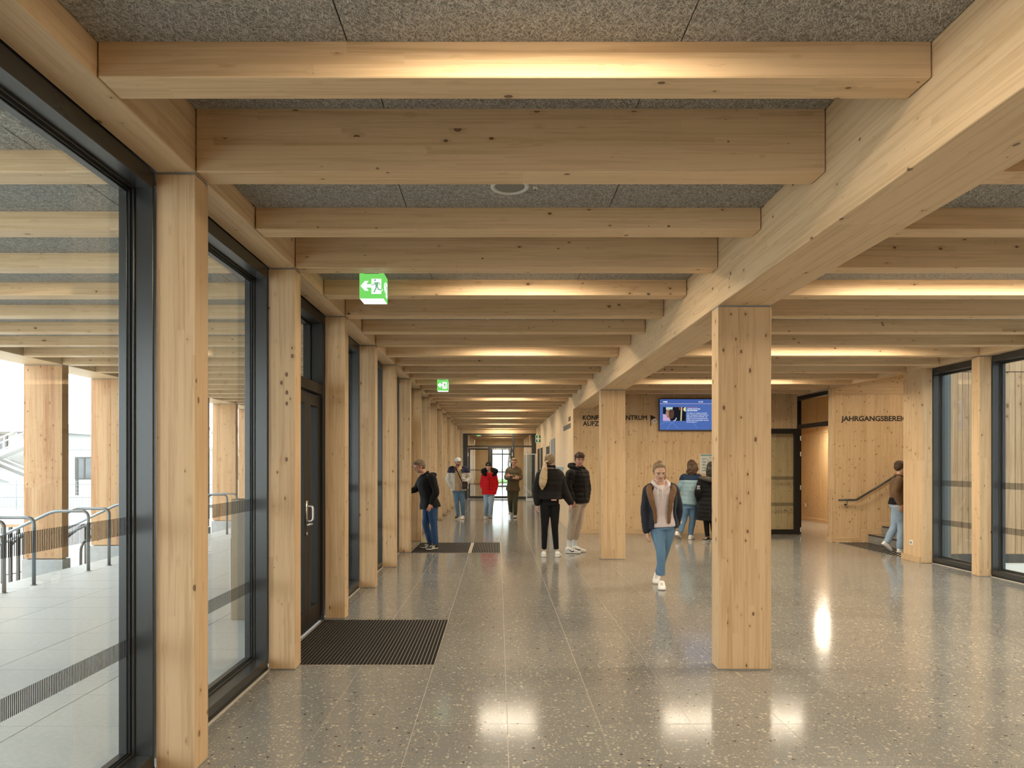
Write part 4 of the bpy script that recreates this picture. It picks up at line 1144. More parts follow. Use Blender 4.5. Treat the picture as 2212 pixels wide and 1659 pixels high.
wallbox('added_upper_storey', M['facade'], -1.5, 7.12, -8, 44, 3.76, 7.6)  # unseen storey block, added so less sky reaches the courtyard
x = 0.0
rb = random.Random(5)
while x < 4.7:
    wd = rb.choice((0.075, 0.095, 0.115, 0.12))
    for z0, z1 in ((0.14, 3.052), (3.064, 4.2)):
        b = bmesh.new(); dy = rb.uniform(-0.004, 0.004)
        box(b, -wd / 2 + 0.0015, wd / 2 - 0.0015, -0.012 + dy, 0.018, 0, z1 - z0, 0.002)
        obj('board', b, M['board'], clad, (x + wd / 2, 0, z0))
    x += wd
# ------------------------------------------------------------------ people
def ring_face(b, rings):
    vr = [[b.verts.new(p) for p in r] for r in rings]
    n = len(vr[0])
    for A, B in zip(vr, vr[1:]):
        for k in range(n): b.faces.new((A[k], A[(k + 1) % n], B[(k + 1) % n], B[k]))
    b.faces.new(vr[0][::-1]); b.faces.new(vr[-1])

def spline(pts, sub):
    """Catmull-Rom through the points; each point is a tuple (Vector, *numbers)"""
    out = []
    n = len(pts)
    for i in range(n - 1):
        p0, p1, p2, p3 = pts[max(i - 1, 0)], pts[i], pts[i + 1], pts[min(i + 2, n - 1)]
        for k in range(sub):
            t = k / sub
            row = []
            for a, b_, c, d in zip(p0, p1, p2, p3):
                row.append(0.5 * ((2 * b_) + (c - a) * t + (2 * a - 5 * b_ + 4 * c - d) * t * t + (3 * b_ - a - 3 * c + d) * t ** 3))
            out.append(row)
    out.append(list(pts[-1]))
    return out

def limb(b, pts, n=12, sub=5, quilt=0.0, pitch=0.07, end_round=True):
    """a tapering limb; pts = [(Vector, radius), ...]"""
    sp = spline([(Vector(p), r) for p, r in pts], sub)
    rings, prev, s = [], None, 0.0
    L = len(sp)
    for i, (p, r) in enumerate(sp):
        d = (sp[min(i + 1, L - 1)][0] - sp[max(i - 1, 0)][0]).normalized()
        if prev is None: a = d.orthogonal().normalized()
        else: a = (prev - d * prev.dot(d)).normalized()
        prev = a
        c = d.cross(a)
        if i: s += (p - sp[i - 1][0]).length
        rr = r * (1 + 1.8 * quilt * (abs(math.sin(s / pitch * PI)) ** 0.6 - 0.6))
        rings.append([p + (a * math.cos(2 * PI * k / n) + c * math.sin(2 * PI * k / n)) * rr for k in range(n)])
        if i in (0, L - 1) and end_round:
            sg = -1 if i == 0 else 1
            extra = [[p + d * sg * rr * h + (q - p) * f_ for q in rings[-1]] for h, f_ in ((0.35, 0.92), (0.7, 0.65), (0.9, 0.3))]
            if i == 0: rings = extra[::-1] + rings
            else: rings += extra
    ring_face(b, rings)

def ellip(b, c, R, rad, sub=3):
    """R = (x axis, y axis, z axis)"""
    t = bmesh.ops.create_icosphere(b, subdivisions=sub, radius=1.0)
    for v in t['verts']:
        q = v.co.copy()
        v.co = c + R[0] * (q.x * rad[0]) + R[1] * (q.y * rad[1]) + R[2] * (q.z * rad[2])

def fuse(b, voxel, name, mat, smooth=4, disp=0.0, dscale=20.0):
    """join the overlapping volumes of a bmesh into one continuous skin"""
    bmesh.ops.recalc_face_normals(b, faces=b.faces)
    me = bpy.data.meshes.new('tmp'); b.to_mesh(me); b.free()
    o = bpy.data.objects.new('tmp', me); C.objects.link(o)
    m = o.modifiers.new('r', 'REMESH'); m.mode = 'VOXEL'; m.voxel_size = voxel; m.use_smooth_shade = True
    if smooth:
        q = o.modifiers.new('s', 'SMOOTH'); q.iterations = smooth; q.factor = 0.5
    dg = bpy.context.evaluated_depsgraph_get()
    out = bpy.data.meshes.new_from_object(o.evaluated_get(dg))
    bpy.data.objects.remove(o); bpy.data.meshes.remove(me)
    out.name = name
    if disp:
        nr = [v.normal.copy() for v in out.vertices]
        for v, nn in zip(out.vertices, nr):
            v.co += nn * disp * noise.noise(v.co * dscale)
    out.polygons.foreach_set('use_smooth', [True] * len(out.polygons))
    out.materials.clear()
    for q in (mat if isinstance(mat, list) else [mat]): out.materials.append(q)
    return out

def cloth(name, col, rough=0.85, nscale=160.0, namt=0.22, bump=0.0012, sheen=0.04, fold=0.25):
    s = NT(name)
    o_ = s.obj()
    n = s.noise(o_, nscale, 2.0, 0.6)
    f = s.noise(s.vmath('MULTIPLY', o_, (1.0, 1.0, 0.55)), 16.0, 3.0, 0.55, 0.4)
    c = s.mix(s.math('ADD', s.math('MULTIPLY', n, 0.5), s.math('MULTIPLY', f, 0.5)), tuple(x * (1 - namt) for x in col), tuple(min(1, x * (1 + namt)) for x in col))
    h = s.math('ADD', s.math('MULTIPLY', n, bump / 0.02), s.math('MULTIPLY', f, fold))
    return s.bsdf(c, rough, normal=s.bump(h, 0.02), spec=0.12, sheen=sheen)

SK = plain('skin', (0.56, 0.34, 0.25), 0.5, nscale=30, namt=0.07, spec=0.35)
SK2 = plain('skin_flushed', (0.55, 0.29, 0.215), 0.5, nscale=30, namt=0.07, spec=0.35)
EYE = plain('eye_dark', (0.035, 0.025, 0.02), 0.25, nscale=60)
EYEW = plain('eye_white', (0.62, 0.58, 0.54), 0.3, nscale=60, namt=0.05)
LIP = plain('lip', (0.40, 0.16, 0.13), 0.45, nscale=60)
def hairmat(name, c0, c1, sx=1.0):
    s = NT(name)
    n = s.noise(s.vmath('MULTIPLY', s.obj(), (1, 1, 0.10)), 190.0, 2.0, 0.6)
    n2 = s.noise(s.obj(), 22.0, 2.0)
    f = s.math('ADD', s.math('MULTIPLY', n, 0.7), s.math('MULTIPLY', n2, 0.4), clamp=True)
    return s.bsdf(s.mix(s.ramp(f, 0.3, 0.75), c0, c1), 0.5, normal=s.bump(n, 0.003), spec=0.3)
H_BROWN = hairmat('hair_dark_brown', (0.025, 0.014, 0.009), (0.10, 0.055, 0.030))
H_BLOND = hairmat('hair_blond', (0.24, 0.155, 0.075), (0.62, 0.47, 0.28))
H_DBLOND = hairmat('hair_dark_blond', (0.10, 0.062, 0.035), (0.30, 0.20, 0.11))
H_GREYBROWN = hairmat('hair_ash_brown', (0.09, 0.065, 0.042), (0.24, 0.175, 0.115))
H_BLACK = hairmat('hair_black', (0.008, 0.006, 0.006), (0.035, 0.026, 0.022))
C_BLACK = cloth('black_cloth', (0.0085, 0.0085, 0.009), 0.75, namt=0.4)
C_BLACKB = cloth('black_brown_puffer', (0.011, 0.0088, 0.0082), 0.6, namt=0.4, sheen=0.05)
C_LEG = cloth('black_leggings', (0.009, 0.009, 0.010), 0.8, namt=0.4)
C_DENIM = cloth('blue_denim', (0.115, 0.205, 0.315), namt=0.35, fold=0.4)
C_DENIMD = cloth('dark_denim', (0.035, 0.075, 0.165), namt=0.5, fold=0.5)
C_DENIML = cloth('pale_denim', (0.27, 0.36, 0.46), namt=0.25, fold=0.4)
C_RED = cloth('red_puffer', (0.52, 0.008, 0.012), 0.6, namt=0.3)
C_CREAM = cloth('cream_puffer', (0.60, 0.59, 0.55), 0.7, namt=0.10)
C_NAVY = cloth('navy_cloth', (0.030, 0.035, 0.065), 0.75, namt=0.3)
C_BEIGE = cloth('beige_hoodie', (0.48, 0.34, 0.21), namt=0.12)
C_OLIVE = cloth('olive_brown_hoodie', (0.105, 0.082, 0.050), namt=0.2)
C_OLIVED = cloth('olive_trousers', (0.070, 0.066, 0.038), namt=0.25)
C_SAND = cloth('sand_cargo', (0.46, 0.385, 0.31), namt=0.2, fold=0.5)
C_PINK = cloth('pale_pink_hoodie', (0.58, 0.50, 0.50), namt=0.08)
C_DJACK = cloth('dark_jacket', (0.020, 0.022, 0.032), 0.6, namt=0.3)
C_TAN = cloth('brown_lining', (0.17, 0.095, 0.050), nscale=260, namt=0.3)
C_LBLUE = cloth('light_blue_vest', (0.25, 0.36, 0.41), 0.7, namt=0.12)
C_NAVYB = cloth('deep_navy', (0.014, 0.030, 0.060), 0.7, namt=0.25)
C_FUR = cloth('black_fur', (0.010, 0.009, 0.009), 0.95, nscale=420, namt=0.6, bump=0.006)
C_GFUR = cloth('grey_fur', (0.10, 0.085, 0.072), 0.95, nscale=420, namt=0.5, bump=0.006)
C_WHITE = cloth('white_knit', (0.68, 0.69, 0.70), namt=0.06)
C_BROWNT = cloth('brown_top', (0.15, 0.09, 0.05), namt=0.3)
S_WHITE = plain('white_shoe', (0.72, 0.70, 0.67), 0.5, nscale=40, namt=0.06)
S_BLACK = plain('black_shoe', (0.014, 0.013, 0.013), 0.55, nscale=60, namt=0.3)
S_CREAM = plain('cream_sole', (0.60, 0.53, 0.44), 0.6, nscale=40, namt=0.06)
LEATH = plain('brown_leather', (0.035, 0.018, 0.012), 0.4, nscale=60, namt=0.3)

def shoe(root, heel, toe, upper, sole, tall=0.085, w_=0.042, up=Vector((0, 0, 1)), extra=None):
    """heel and toe: points on the underside, in root coordinates"""
    for q in (heel, toe):
        if q.z < 0.045: q.z = 0.0005
    d = (toe - heel); L = d.length; d = d / L
    s_ = d.cross(up).normalized(); u = s_.cross(d)
    def sec(t, wd, h0, h1, n=14):
        r = []
        for k in range(n):
            a = 2 * PI * k / n
            x, z = math.cos(a), math.sin(a)
            x = math.copysign(abs(x) ** 0.75, x); z = math.copysign(abs(z) ** 0.75, z)
            r.append(heel + d * (t * L) + s_ * (x * wd) + u * ((h0 + h1) / 2 + z * (h1 - h0) / 2))
        return r
    b = bmesh.new()
    ring_face(b, [sec(0.0, 0.024, 0.03, tall * 0.75), sec(0.04, 0.034, 0.018, tall), sec(0.22, w_ * 0.92, 0.016, tall + 0.012), sec(0.36, w_ * 0.95, 0.016, tall), sec(0.50, w_, 0.016, tall * 0.82),
                  sec(0.68, w_ * 1.08, 0.016, tall * 0.62), sec(0.84, w_ * 1.0, 0.016, tall * 0.52), sec(0.95, w_ * 0.72, 0.016, tall * 0.42), sec(1.0, w_ * 0.35, 0.02, tall * 0.32)])
    o = obj('shoe', b, upper, root, smooth=True)
    b = bmesh.new()
    ring_face(b, [sec(-0.02, 0.026, 0.004, 0.026), sec(0.03, 0.038, 0, 0.030), sec(0.25, w_ * 0.98, 0, 0.028), sec(0.5, w_ * 1.0, 0, 0.026), sec(0.70, w_ * 1.15, 0, 0.026), sec(0.86, w_ * 1.06, 0.001, 0.026),
                  sec(0.97, w_ * 0.76, 0.004, 0.028), sec(1.02, w_ * 0.36, 0.010, 0.028)])
    obj('sole', b, sole, o, smooth=True)
    b = bmesh.new()
    for t in (0.46, 0.53, 0.60, 0.67):
        h = tall * (0.90 - (t - 0.46) * 1.1)
        tube(b, [heel + d * t * L + s_ * x * w_ * 0.55 + u * (h - 0.012 * x * x) for x in (-1, -0.5, 0, 0.5, 1)], 0.0035, 5)
    obj('laces', b, S_WHITE if upper is S_BLACK else S_CREAM, o)
    if extra == 'stripes':
        for t in (0.34, 0.43, 0.52):
            for sg in (-1, 1):
                b = bmesh.new()
                q = [heel + d * (t * L + e) + s_ * sg * w_ * k + u * z for e, k, z in ((0, 0.95, tall * 0.80), (0.020, 1.10, 0.024))]
                tube(b, q, 0.0065, 6); obj('stripe', b, S_CREAM, o)
    if extra == 'tick':
        for sg in (-1, 1):
            b = bmesh.new()
            q = [heel + d * (t * L) + s_ * sg * w_ * k + u * z for t, k, z in ((0.64, 0.99, 0.055), (0.58, 1.04, 0.036), (0.50, 1.03, 0.036), (0.38, 1.0, 0.052), (0.24, 0.95, 0.076))]
            tube(b, q, [0.0055, 0.0085, 0.008, 0.006, 0.003], 6); obj('tick_mark', b, C_BLACK, o)
    return o

def frame_of(f, u=Vector((0, 0, 1))):
    f = f.normalized(); r = f.cross(u).normalized(); return r, f, r.cross(f)     # right, forward, up

def hand_parts(b, wr, d, palm_n, sz=1.0, curl=0.35, side=1):
    """palm and five fingers; d = direction of the hand, palm_n = where the palm faces, side puts the thumb"""
    d = d.normalized(); palm_n = (palm_n - d * palm_n.dot(d)).normalized()
    s_ = d.cross(palm_n).normalized() * side
    ellip(b, wr + d * 0.048 * sz, (s_, palm_n, d), (0.041 * sz, 0.0165 * sz, 0.053 * sz), 2)
    limb(b, [(wr - d * 0.04 * sz, 0.026 * sz), (wr, 0.024 * sz), (wr + d * 0.03 * sz, 0.024 * sz)], 10, 2)
    for k, (off, ln) in enumerate(((0.0305, 0.072), (0.0105, 0.082), (-0.0105, 0.076), (-0.0300, 0.060))):
        p = wr + d * 0.080 * sz + s_ * off * sz
        dd = (d + s_ * off * 3.2).normalized()
        q1 = p + (dd * math.cos(curl) + palm_n * math.sin(curl)) * ln * 0.48 * sz
        q2 = q1 + (dd * math.cos(curl * 2.1) + palm_n * math.sin(curl * 2.1)) * ln * 0.32 * sz
        q3 = q2 + (dd * math.cos(curl * 3.0) + palm_n * math.sin(curl * 3.0)) * ln * 0.20 * sz
        limb(b, [(p - dd * 0.018 * sz, 0.0088 * sz), (q1, 0.0084 * sz), (q2, 0.0078 * sz), (q3, 0.0066 * sz)], 8, 2)
    t0 = wr + d * 0.028 * sz + s_ * 0.030 * sz
    t1 = t0 + (d * 0.55 + s_ * 0.75 + palm_n * 0.35).normalized() * 0.040 * sz
    t2 = t1 + (d * 0.9 + s_ * 0.30 + palm_n * 0.35).normalized() * 0.032 * sz
    limb(b, [(t0 - s_ * 0.012 * sz, 0.0125 * sz), (t1, 0.0105 * sz), (t2, 0.0078 * sz)], 8, 3)

class Person:
    def __init__(s, label, Y, basepx, group='people in the hall', dress='person'):
        s.Y = Y
        bp = P(basepx, 1000, Y)
        s.base = Vector((bp.x, Y, 0))
        s.root = thing('person', label, 'person', s.base, group)
    def J(s, px, py, dy=0.0):
        return P(px, py, s.Y + dy) - s.base
    def add(s, name, me, parent=None, label=None):
        o = link(name, me, parent or s.root)
        if label: o['label'] = label
        return o

def torso_rings(pel, neck, rt, t0, t1, bulk, wid=1.0, dep=1.0, steps=22, quilt=0.0, pitch=0.085, flare=0.0, shoulder=True, n=28, arc=None, thick=0.02):
    """rings from t0 (below the hips) to t1 (neck) round the spine line; bulk in metres"""
    ax = (neck - pel); H = ax.length; ax = ax / H
    fw = ax.cross(rt).normalized(); rt = fw.cross(ax).normalized()
    tab = [(-0.6, 0.165, 0.120), (-0.2, 0.172, 0.122), (0.0, 0.168, 0.118), (0.28, 0.140, 0.100), (0.55, 0.155, 0.112), (0.75, 0.170, 0.112), (0.86, 0.165, 0.095), (0.93, 0.115, 0.075), (1.0, 0.062, 0.058), (1.1, 0.056, 0.055)]
    def wd(t):
        for (a, w0, d0), (c, w1, d1) in zip(tab, tab[1:]):
            if t <= c:
                f = max(0.0, min(1.0, (t - a) / (c - a))); f = f * f * (3 - 2 * f); return w0 + (w1 - w0) * f, d0 + (d1 - d0) * f
        return tab[-1][1:]
    rings = []
    for i in range(steps + 1):
        t = t0 + (t1 - t0) * i / steps
        w_, d_ = wd(t)
        k = 1 + 1.5 * quilt * (abs(math.sin(t * H / pitch * PI)) ** 0.6 - 0.6)
        fl = flare * max(0, 0.3 - t)
        w_ = (w_ * wid + bulk + fl) * k; d_ = (d_ * dep + bulk + fl) * k
        c = pel + ax * (t * H)
        if arc is None:
            r = []
            for q in range(n):
                a = 2 * PI * q / n
                x, y = math.cos(a), math.sin(a)
                r.append(c + rt * (math.copysign(abs(x) ** 0.85, x) * w_) + fw * (math.copysign(abs(y) ** 0.85, y) * d_))
        else:
            a0, a1 = arc
            pts = [(a0 + (a1 - a0) * q / n) for q in range(n + 1)]
            r = [c + rt * (math.cos(a) * w_) + fw * (math.sin(a) * d_) for a in pts] + [c + rt * (math.cos(a) * (w_ - thick)) + fw * (math.sin(a) * (d_ - thick)) for a in pts[::-1]]
        rings.append(r)
    return rings

def build(p, pel, neck, rt, sh, el, wr, hip, kn, an, headc, hf, hu=Vector((0, 0, 1)), hh=0.225, feet=None, skin=SK, woman=False, hands=None,
          top=None, sleeve=None, legs=None, hemt=-0.12, bulk=0.03, sbulk=0.018, quilt=0.0, sq=0.0, lbulk=0.014, split=None, flare=0.0, arc=None, topname='jacket', inner=None, collar=True,
          legname='trousers', cuff=1.05, hair=None, eyes=True, down=False):
    """joints are vectors in the person's own frame; pairs are (image left, image right)"""
    wid = 0.93 if woman else 1.0
    b = bmesh.new()
    ring_face(b, torso_rings(pel, neck, rt, -0.03, 0.97, -0.022, wid, 0.97))
    limb(b, [(neck - Vector((0, 0, 0.04)), 0.060), (neck + (headc - neck) * 0.35, 0.050), (headc - hu * 0.06, 0.050)], 14, 4)
    for i in (0, 1):
        limb(b, [(sh[i], 0.048), ((sh[i] + el[i]) / 2, 0.045), (el[i], 0.036), ((el[i] + wr[i]) / 2, 0.034), (wr[i], 0.0245)], 12, 4)
        limb(b, [(hip[i], 0.076), ((hip[i] + kn[i]) / 2, 0.066), (kn[i], 0.051), ((kn[i] + an[i]) / 2 + Vector((0, 0, 0.04)), 0.049), (an[i], 0.035)], 12, 4)
        if hands and hands[i]:
            d, pn, side, curl = hands[i]
            hand_parts(b, wr[i], d, pn, 0.93 if woman else 1.0, curl, side)
    r, f, u = frame_of(hf, hu)
    k = hh / 0.225
    c = headc
    R = (r, f, u)
    ellip(b, c + u * 0.026 * k - f * 0.008 * k, R, (0.073 * k, 0.092 * k, 0.087 * k))
    ellip(b, c - u * 0.030 * k + f * 0.022 * k, R, (0.060 * k, 0.064 * k, 0.074 * k))
    ellip(b, c - u * 0.082 * k + f * 0.046 * k, R, (0.032 * k, 0.032 * k, 0.026 * k), 2)      # chin
    ellip(b, c + u * 0.022 * k + f * 0.070 * k, R, (0.052 * k, 0.018 * k, 0.012 * k), 2)      # brow
    for sg in (-1, 1):
        ellip(b, c - u * 0.022 * k + f * 0.056 * k + r * sg * 0.032 * k, R, (0.022 * k, 0.022 * k, 0.020 * k), 2)   # cheeks
        ellip(b, c - u * 0.008 * k - f * 0.006 * k + r * sg * 0.073 * k, (r, f, u), (0.009 * k, 0.019 * k, 0.030 * k), 2)   # ears
    limb(b, [(c + u * 0.012 * k + f * 0.078 * k, 0.009 * k), (c - u * 0.012 * k + f * 0.094 * k, 0.010 * k), (c - u * 0.028 * k + f * 0.101 * k, 0.0125 * k)], 8, 3)
    ellip(b, c - u * 0.032 * k + f * 0.089 * k, R, (0.018 * k, 0.012 * k, 0.008 * k), 2)
    body = fuse(b, 0.0062, 'body', skin, 2)
    p.add('body', body)
    if eyes:
        for sg in (-1, 1):
            e = bmesh.new(); ellip(e, c + u * 0.000 * k + f * 0.0795 * k + r * sg * 0.0315 * k, R, (0.0135 * k, 0.0075 * k, (0.0032 if down else 0.0052) * k), 2)
            eo = obj('eye', e, EYE if down else EYEW, p.root, smooth=True)
            e = bmesh.new(); ellip(e, c + u * 0.000 * k + f * 0.0845 * k + r * sg * 0.0315 * k, R, (0.0058 * k, 0.0035 * k, (0.0030 if down else 0.0050) * k), 2)
            obj('iris', e, EYE, eo, smooth=True)
            e = bmesh.new(); limb(e, [(c + u * 0.019 * k + f * 0.088 * k + r * sg * 0.016 * k, 0.0035 * k), (c + u * 0.0225 * k + f * 0.0855 * k + r * sg * 0.032 * k, 0.0042 * k), (c + u * 0.018 * k + f * 0.0755 * k + r * sg * 0.049 * k, 0.003 * k)], 6, 3)
            obj('eyebrow', e, H_GREYBROWN if hair in (H_BLOND, H_DBLOND) else H_BROWN, p.root, smooth=True)
        e = bmesh.new(); ellip(e, c - u * 0.055 * k + f * 0.0845 * k, R, (0.023 * k, 0.007 * k, 0.0042 * k), 2); ellip(e, c - u * 0.0625 * k + f * 0.0825 * k, R, (0.019 * k, 0.007 * k, 0.0045 * k), 2)
        obj('mouth', e, LIP, p.root, smooth=True)
    # trousers
    b = bmesh.new()
    ring_face(b, torso_rings(pel, neck, rt, -0.13, 0.16, lbulk * 0.35 - 0.004, wid, 1.0, 8))
    for i in (0, 1):
        limb(b, [(hip[i] + Vector((0, 0, 0.02)), 0.090 + lbulk), ((hip[i] + kn[i]) / 2, 0.074 + lbulk), (kn[i], 0.055 + lbulk), ((kn[i] + an[i]) / 2, 0.049 + lbulk), (kn[i] + (an[i] - kn[i]) * cuff, 0.040 + lbulk * 0.9)], 16, 5, end_round=False)
    p.add(legname, fuse(b, 0.010, legname, legs, 4, 0.006 if lbulk > 0.008 else 0.002, 14.0))
    # upper garment
    b = bmesh.new()
    if inner:
        bi = bmesh.new()
        ring_face(bi, torso_rings(pel, neck, rt, inner[1], 0.98, 0.024, wid, 1.0))
        if inner[2]: limb(bi, [(neck + rt * 0.075 - Vector((0, 0, 0.005)), 0.030), (neck + f * -0.075 + Vector((0, 0, 0.02)), 0.045), (neck - rt * 0.075 - Vector((0, 0, 0.005)), 0.030)], 10, 5)
        p.add('hoodie', fuse(bi, 0.010, 'hoodie', inner[0], 4, 0.006, 12.0))
    if arc is None:
        ring_face(b, torso_rings(pel, neck, rt, hemt, 0.97, bulk, wid, 1.0, 30, quilt, 0.085, flare))
    else:
        ring_face(b, torso_rings(pel, neck, rt, hemt, 0.93, bulk, wid, 1.0, 30, quilt, 0.085, flare, arc=arc, thick=0.028))
    for i in (0, 1):
        cf = 0.94
        limb(b, [(sh[i] + (neck - sh[i]) * 0.15, 0.056 + sbulk), (sh[i] + (el[i] - sh[i]) * 0.12, 0.058 + sbulk), ((sh[i] + el[i]) / 2, 0.050 + sbulk), (el[i], 0.044 + sbulk), ((el[i] + wr[i]) / 2, 0.038 + sbulk), (el[i] + (wr[i] - el[i]) * cf, 0.030 + sbulk * 0.8)], 16, 6, sq, 0.075)
    me = fuse(b, 0.0095, topname, top, 3, 0.004, 16.0)
    if split is not None:
        for pg in me.polygons:
            if split(pg.center): pg.material_index = 1
    p.add(topname, me)
    if collar:
        b = bmesh.new()
        cp = neck + (headc - neck) * 0.02
        tb = [(cp + (r * math.cos(a) * 0.070 + f * math.sin(a) * 0.068) + Vector((0, 0, 0.004 + 0.018 * (math.sin(a) < 0.2))), 0.022) for a in [2 * PI * q / 10 for q in range(11)]] if collar is True else collar
        limb(b, tb, 10, 2)
        p.add('collar', fuse(b, 0.009, 'collar', top[0] if isinstance(top, list) else top, 3))
    if feet:
        for q in feet: shoe(p.root, *q[:4], **(q[4] if len(q) > 4 else {}))
    return r, f, u, k

def hairdo(p, c, r, f, u, k, mat, kind, name='hair', disp=0.006, ds=45.0):
    b = bmesh.new()
    R = (r, f, u)
    if kind.startswith('under'):
        ellip(b, c + u * 0.000 * k - f * 0.040 * k, R, (0.077 * k, 0.062 * k, 0.072 * k))
        for sg in (-1, 1): ellip(b, c + u * 0.005 * k + r * sg * 0.068 * k - f * 0.012 * k, R, (0.013 * k, 0.03 * k, 0.035 * k), 2)
    if kind in ('short', 'curly', 'back', 'long', 'tied', 'wavy'):
        ellip(b, c + u * 0.048 * k - f * 0.022 * k, R, (0.081 * k, 0.094 * k, 0.075 * k))
        ellip(b, c + u * 0.010 * k - f * 0.048 * k, R, (0.078 * k, 0.062 * k, 0.078 * k))
        if kind != 'tied':
            ellip(b, c + u * 0.082 * k + f * 0.024 * k, R, (0.068 * k, 0.060 * k, 0.034 * k))
        else:
            ellip(b, c + u * 0.088 * k + f * 0.006 * k, R, (0.064 * k, 0.058 * k, 0.028 * k))
        for sg in (-1, 1): ellip(b, c + u * 0.020 * k + r * sg * 0.070 * k - f * 0.012 * k, R, (0.014 * k, 0.035 * k, 0.045 * k), 2)
    if kind == 'curly':
        rnd = random.Random(3)
        for _ in range(90):
            a, e = rnd.uniform(0, 2 * PI), rnd.uniform(0.05, 1.45)
            d = r * math.cos(a) * math.cos(e) + f * math.sin(a) * math.cos(e) + u * math.sin(e)
            if d.dot(f) > 0.75: continue
            q = c + u * 0.040 * k + Vector((0, 0, 0)) + d * 0.088 * k
            ellip(b, q, R, [rnd.uniform(0.013, 0.021) * k] * 3, 1)
        for x in (-0.05, -0.03, -0.01, 0.012, 0.032, 0.05):
            ellip(b, c + u * (0.056 - abs(x) * 0.2) * k + f * 0.078 * k + r * x * k, R, (0.017 * k, 0.016 * k, 0.017 * k), 1)
    if kind in ('long', 'wavy', 'underlong'):
        for x in (-0.055, -0.028, 0.0, 0.028, 0.055):
            w_ = 0.012 if kind == 'wavy' else 0.003
            limb(b, [(c - f * 0.06 * k + r * x * k + u * 0.03 * k, 0.040 * k), (c - f * 0.085 * k + r * (x * 1.2 + w_) * k - u * 0.05 * k, 0.038 * k), (c - f * 0.085 * k + r * (x * 1.25 - w_) * k - u * 0.11 * k, 0.034 * k), (c - f * 0.08 * k + r * x * 1.3 * k - u * (0.165 if kind == 'wavy' else 0.24) * k, 0.020 * k)], 10, 4)
    p.add(name, fuse(b, 0.007, name, mat, 1 if kind in ('curly', 'wavy') else 3, disp * k, ds))

V = Vector
FWD = V((0, -1, 0))      # towards the camera
DN = V((0, 0, -1))
# --- boy in black jacket at the door
p = Person('boy in black jacket and dark jeans stepping to the door on the left', 12.75, 925)
J = p.J; p.root.location.z = 0.0075
rt = V((0.62, -0.78, 0)).normalized()           # his own left-right axis
wr = (J(884, 1063, 0.10), J(931, 1089, -0.30))
r, f, u, k = build(p, J(929, 1094), J(918, 1026), rt, (J(911, 1036, 0.12), J(934, 1033, -0.15)), (J(899, 1057, 0.12), J(942, 1064, -0.25)), wr,
      (J(925, 1099, 0.08), J(934, 1099, -0.08)), (J(920, 1134, 0.06), J(937, 1135, -0.12)), (J(929, 1172, 0.08), J(941, 1175, -0.10)),
      J(906, 1009, -0.05), V((-0.86, -0.40, -0.36)), V((-0.30, -0.14, 0.95)).normalized(), 0.235, skin=SK2, hands=((V((-1, 0.1, -0.1)), V((0, -0.2, -1)), 1, 0.25), (V((-0.30, -0.15, -0.9)), V((-0.5, 0.9, 0)), 1, 0.35)),
      feet=[(J(933, 1181.5, 0.08), J(907.5, 1181.5, 0.0), S_BLACK, S_CREAM, dict(extra='stripes')), (J(944, 1187.5, -0.10), J(921, 1187.5, -0.27), S_BLACK, S_CREAM, dict(extra='stripes'))],
      top=C_BLACK, legs=C_DENIMD, hemt=-0.06, bulk=0.036, sbulk=0.018, lbulk=0.012, cuff=1.05, flare=0.06, hair=H_GREYBROWN)
hairdo(p, J(906, 1009, -0.05), r, f, u, k, H_GREYBROWN, 'short', disp=0.010, ds=60)
b = bmesh.new(); nk = J(925, 1026, 0.02); limb(b, [(nk + V((0.02, -0.10, 0)), 0.03), (nk + V((0.10, -0.02, 0.0)), 0.048), (nk + V((0.10, 0.08, -0.02)), 0.045), (nk + V((0.0, 0.11, 0)), 0.03)], 10, 5)
p.add('hood', fuse(b, 0.010, 'hood', C_BLACK, 3, 0.006, 20))

# --- man with white cap and crossbody bag
p = Person('man in white cap and cream and navy puffer with crossbody bag, walking', 19.5, 990)
J = p.J
rt = V((1, 0.05, 0)).normalized()
build_args = dict(skin=SK2)
zs = J(0, 1021.5).z
sh = (J(975.5, 1013, 0.0), J(1004.5, 1013, 0.02)); 
r, f, u, k = build(p, J(990, 1057), J(989.5, 1009.5), rt, sh, (J(969.5, 1035, 0.05), J(1013, 1032, 0.05)), (J(976.5, 1053, -0.08), J(1004, 1051, -0.10)),
      (J(985, 1060), J(996, 1060)), (J(986.5, 1088, -0.06), J(999.5, 1088, -0.02)), (J(989.5, 1113.5, 0.02), J(1000, 1112, 0.12)),
      J(989, 997.5, -0.05), V((0.30, -0.93, -0.22)), V((0.06, -0.15, 0.98)).normalized(), 0.235, skin=SK2,
      feet=[(J(989, 1117, 0.10), J(984.5, 1121.5, -0.18), S_BLACK, S_WHITE), (J(1001, 1118, 0.10), J(996, 1120.5, -0.16), S_WHITE, S_WHITE)],
      top=[C_CREAM, C_NAVY], legs=C_DENIM, hemt=-0.06, bulk=0.060, sbulk=0.040, quilt=0.05, sq=0.08, lbulk=0.012, split=lambda q: q.z > zs, arc=(-PI / 2 + 0.46, 3 * PI / 2 - 0.46), inner=(C_BEIGE, -0.06, True), collar=False, hair=H_BROWN)
hc = J(989, 997.5, -0.05)
hairdo(p, hc, r, f, u, k, H_BROWN, 'under')
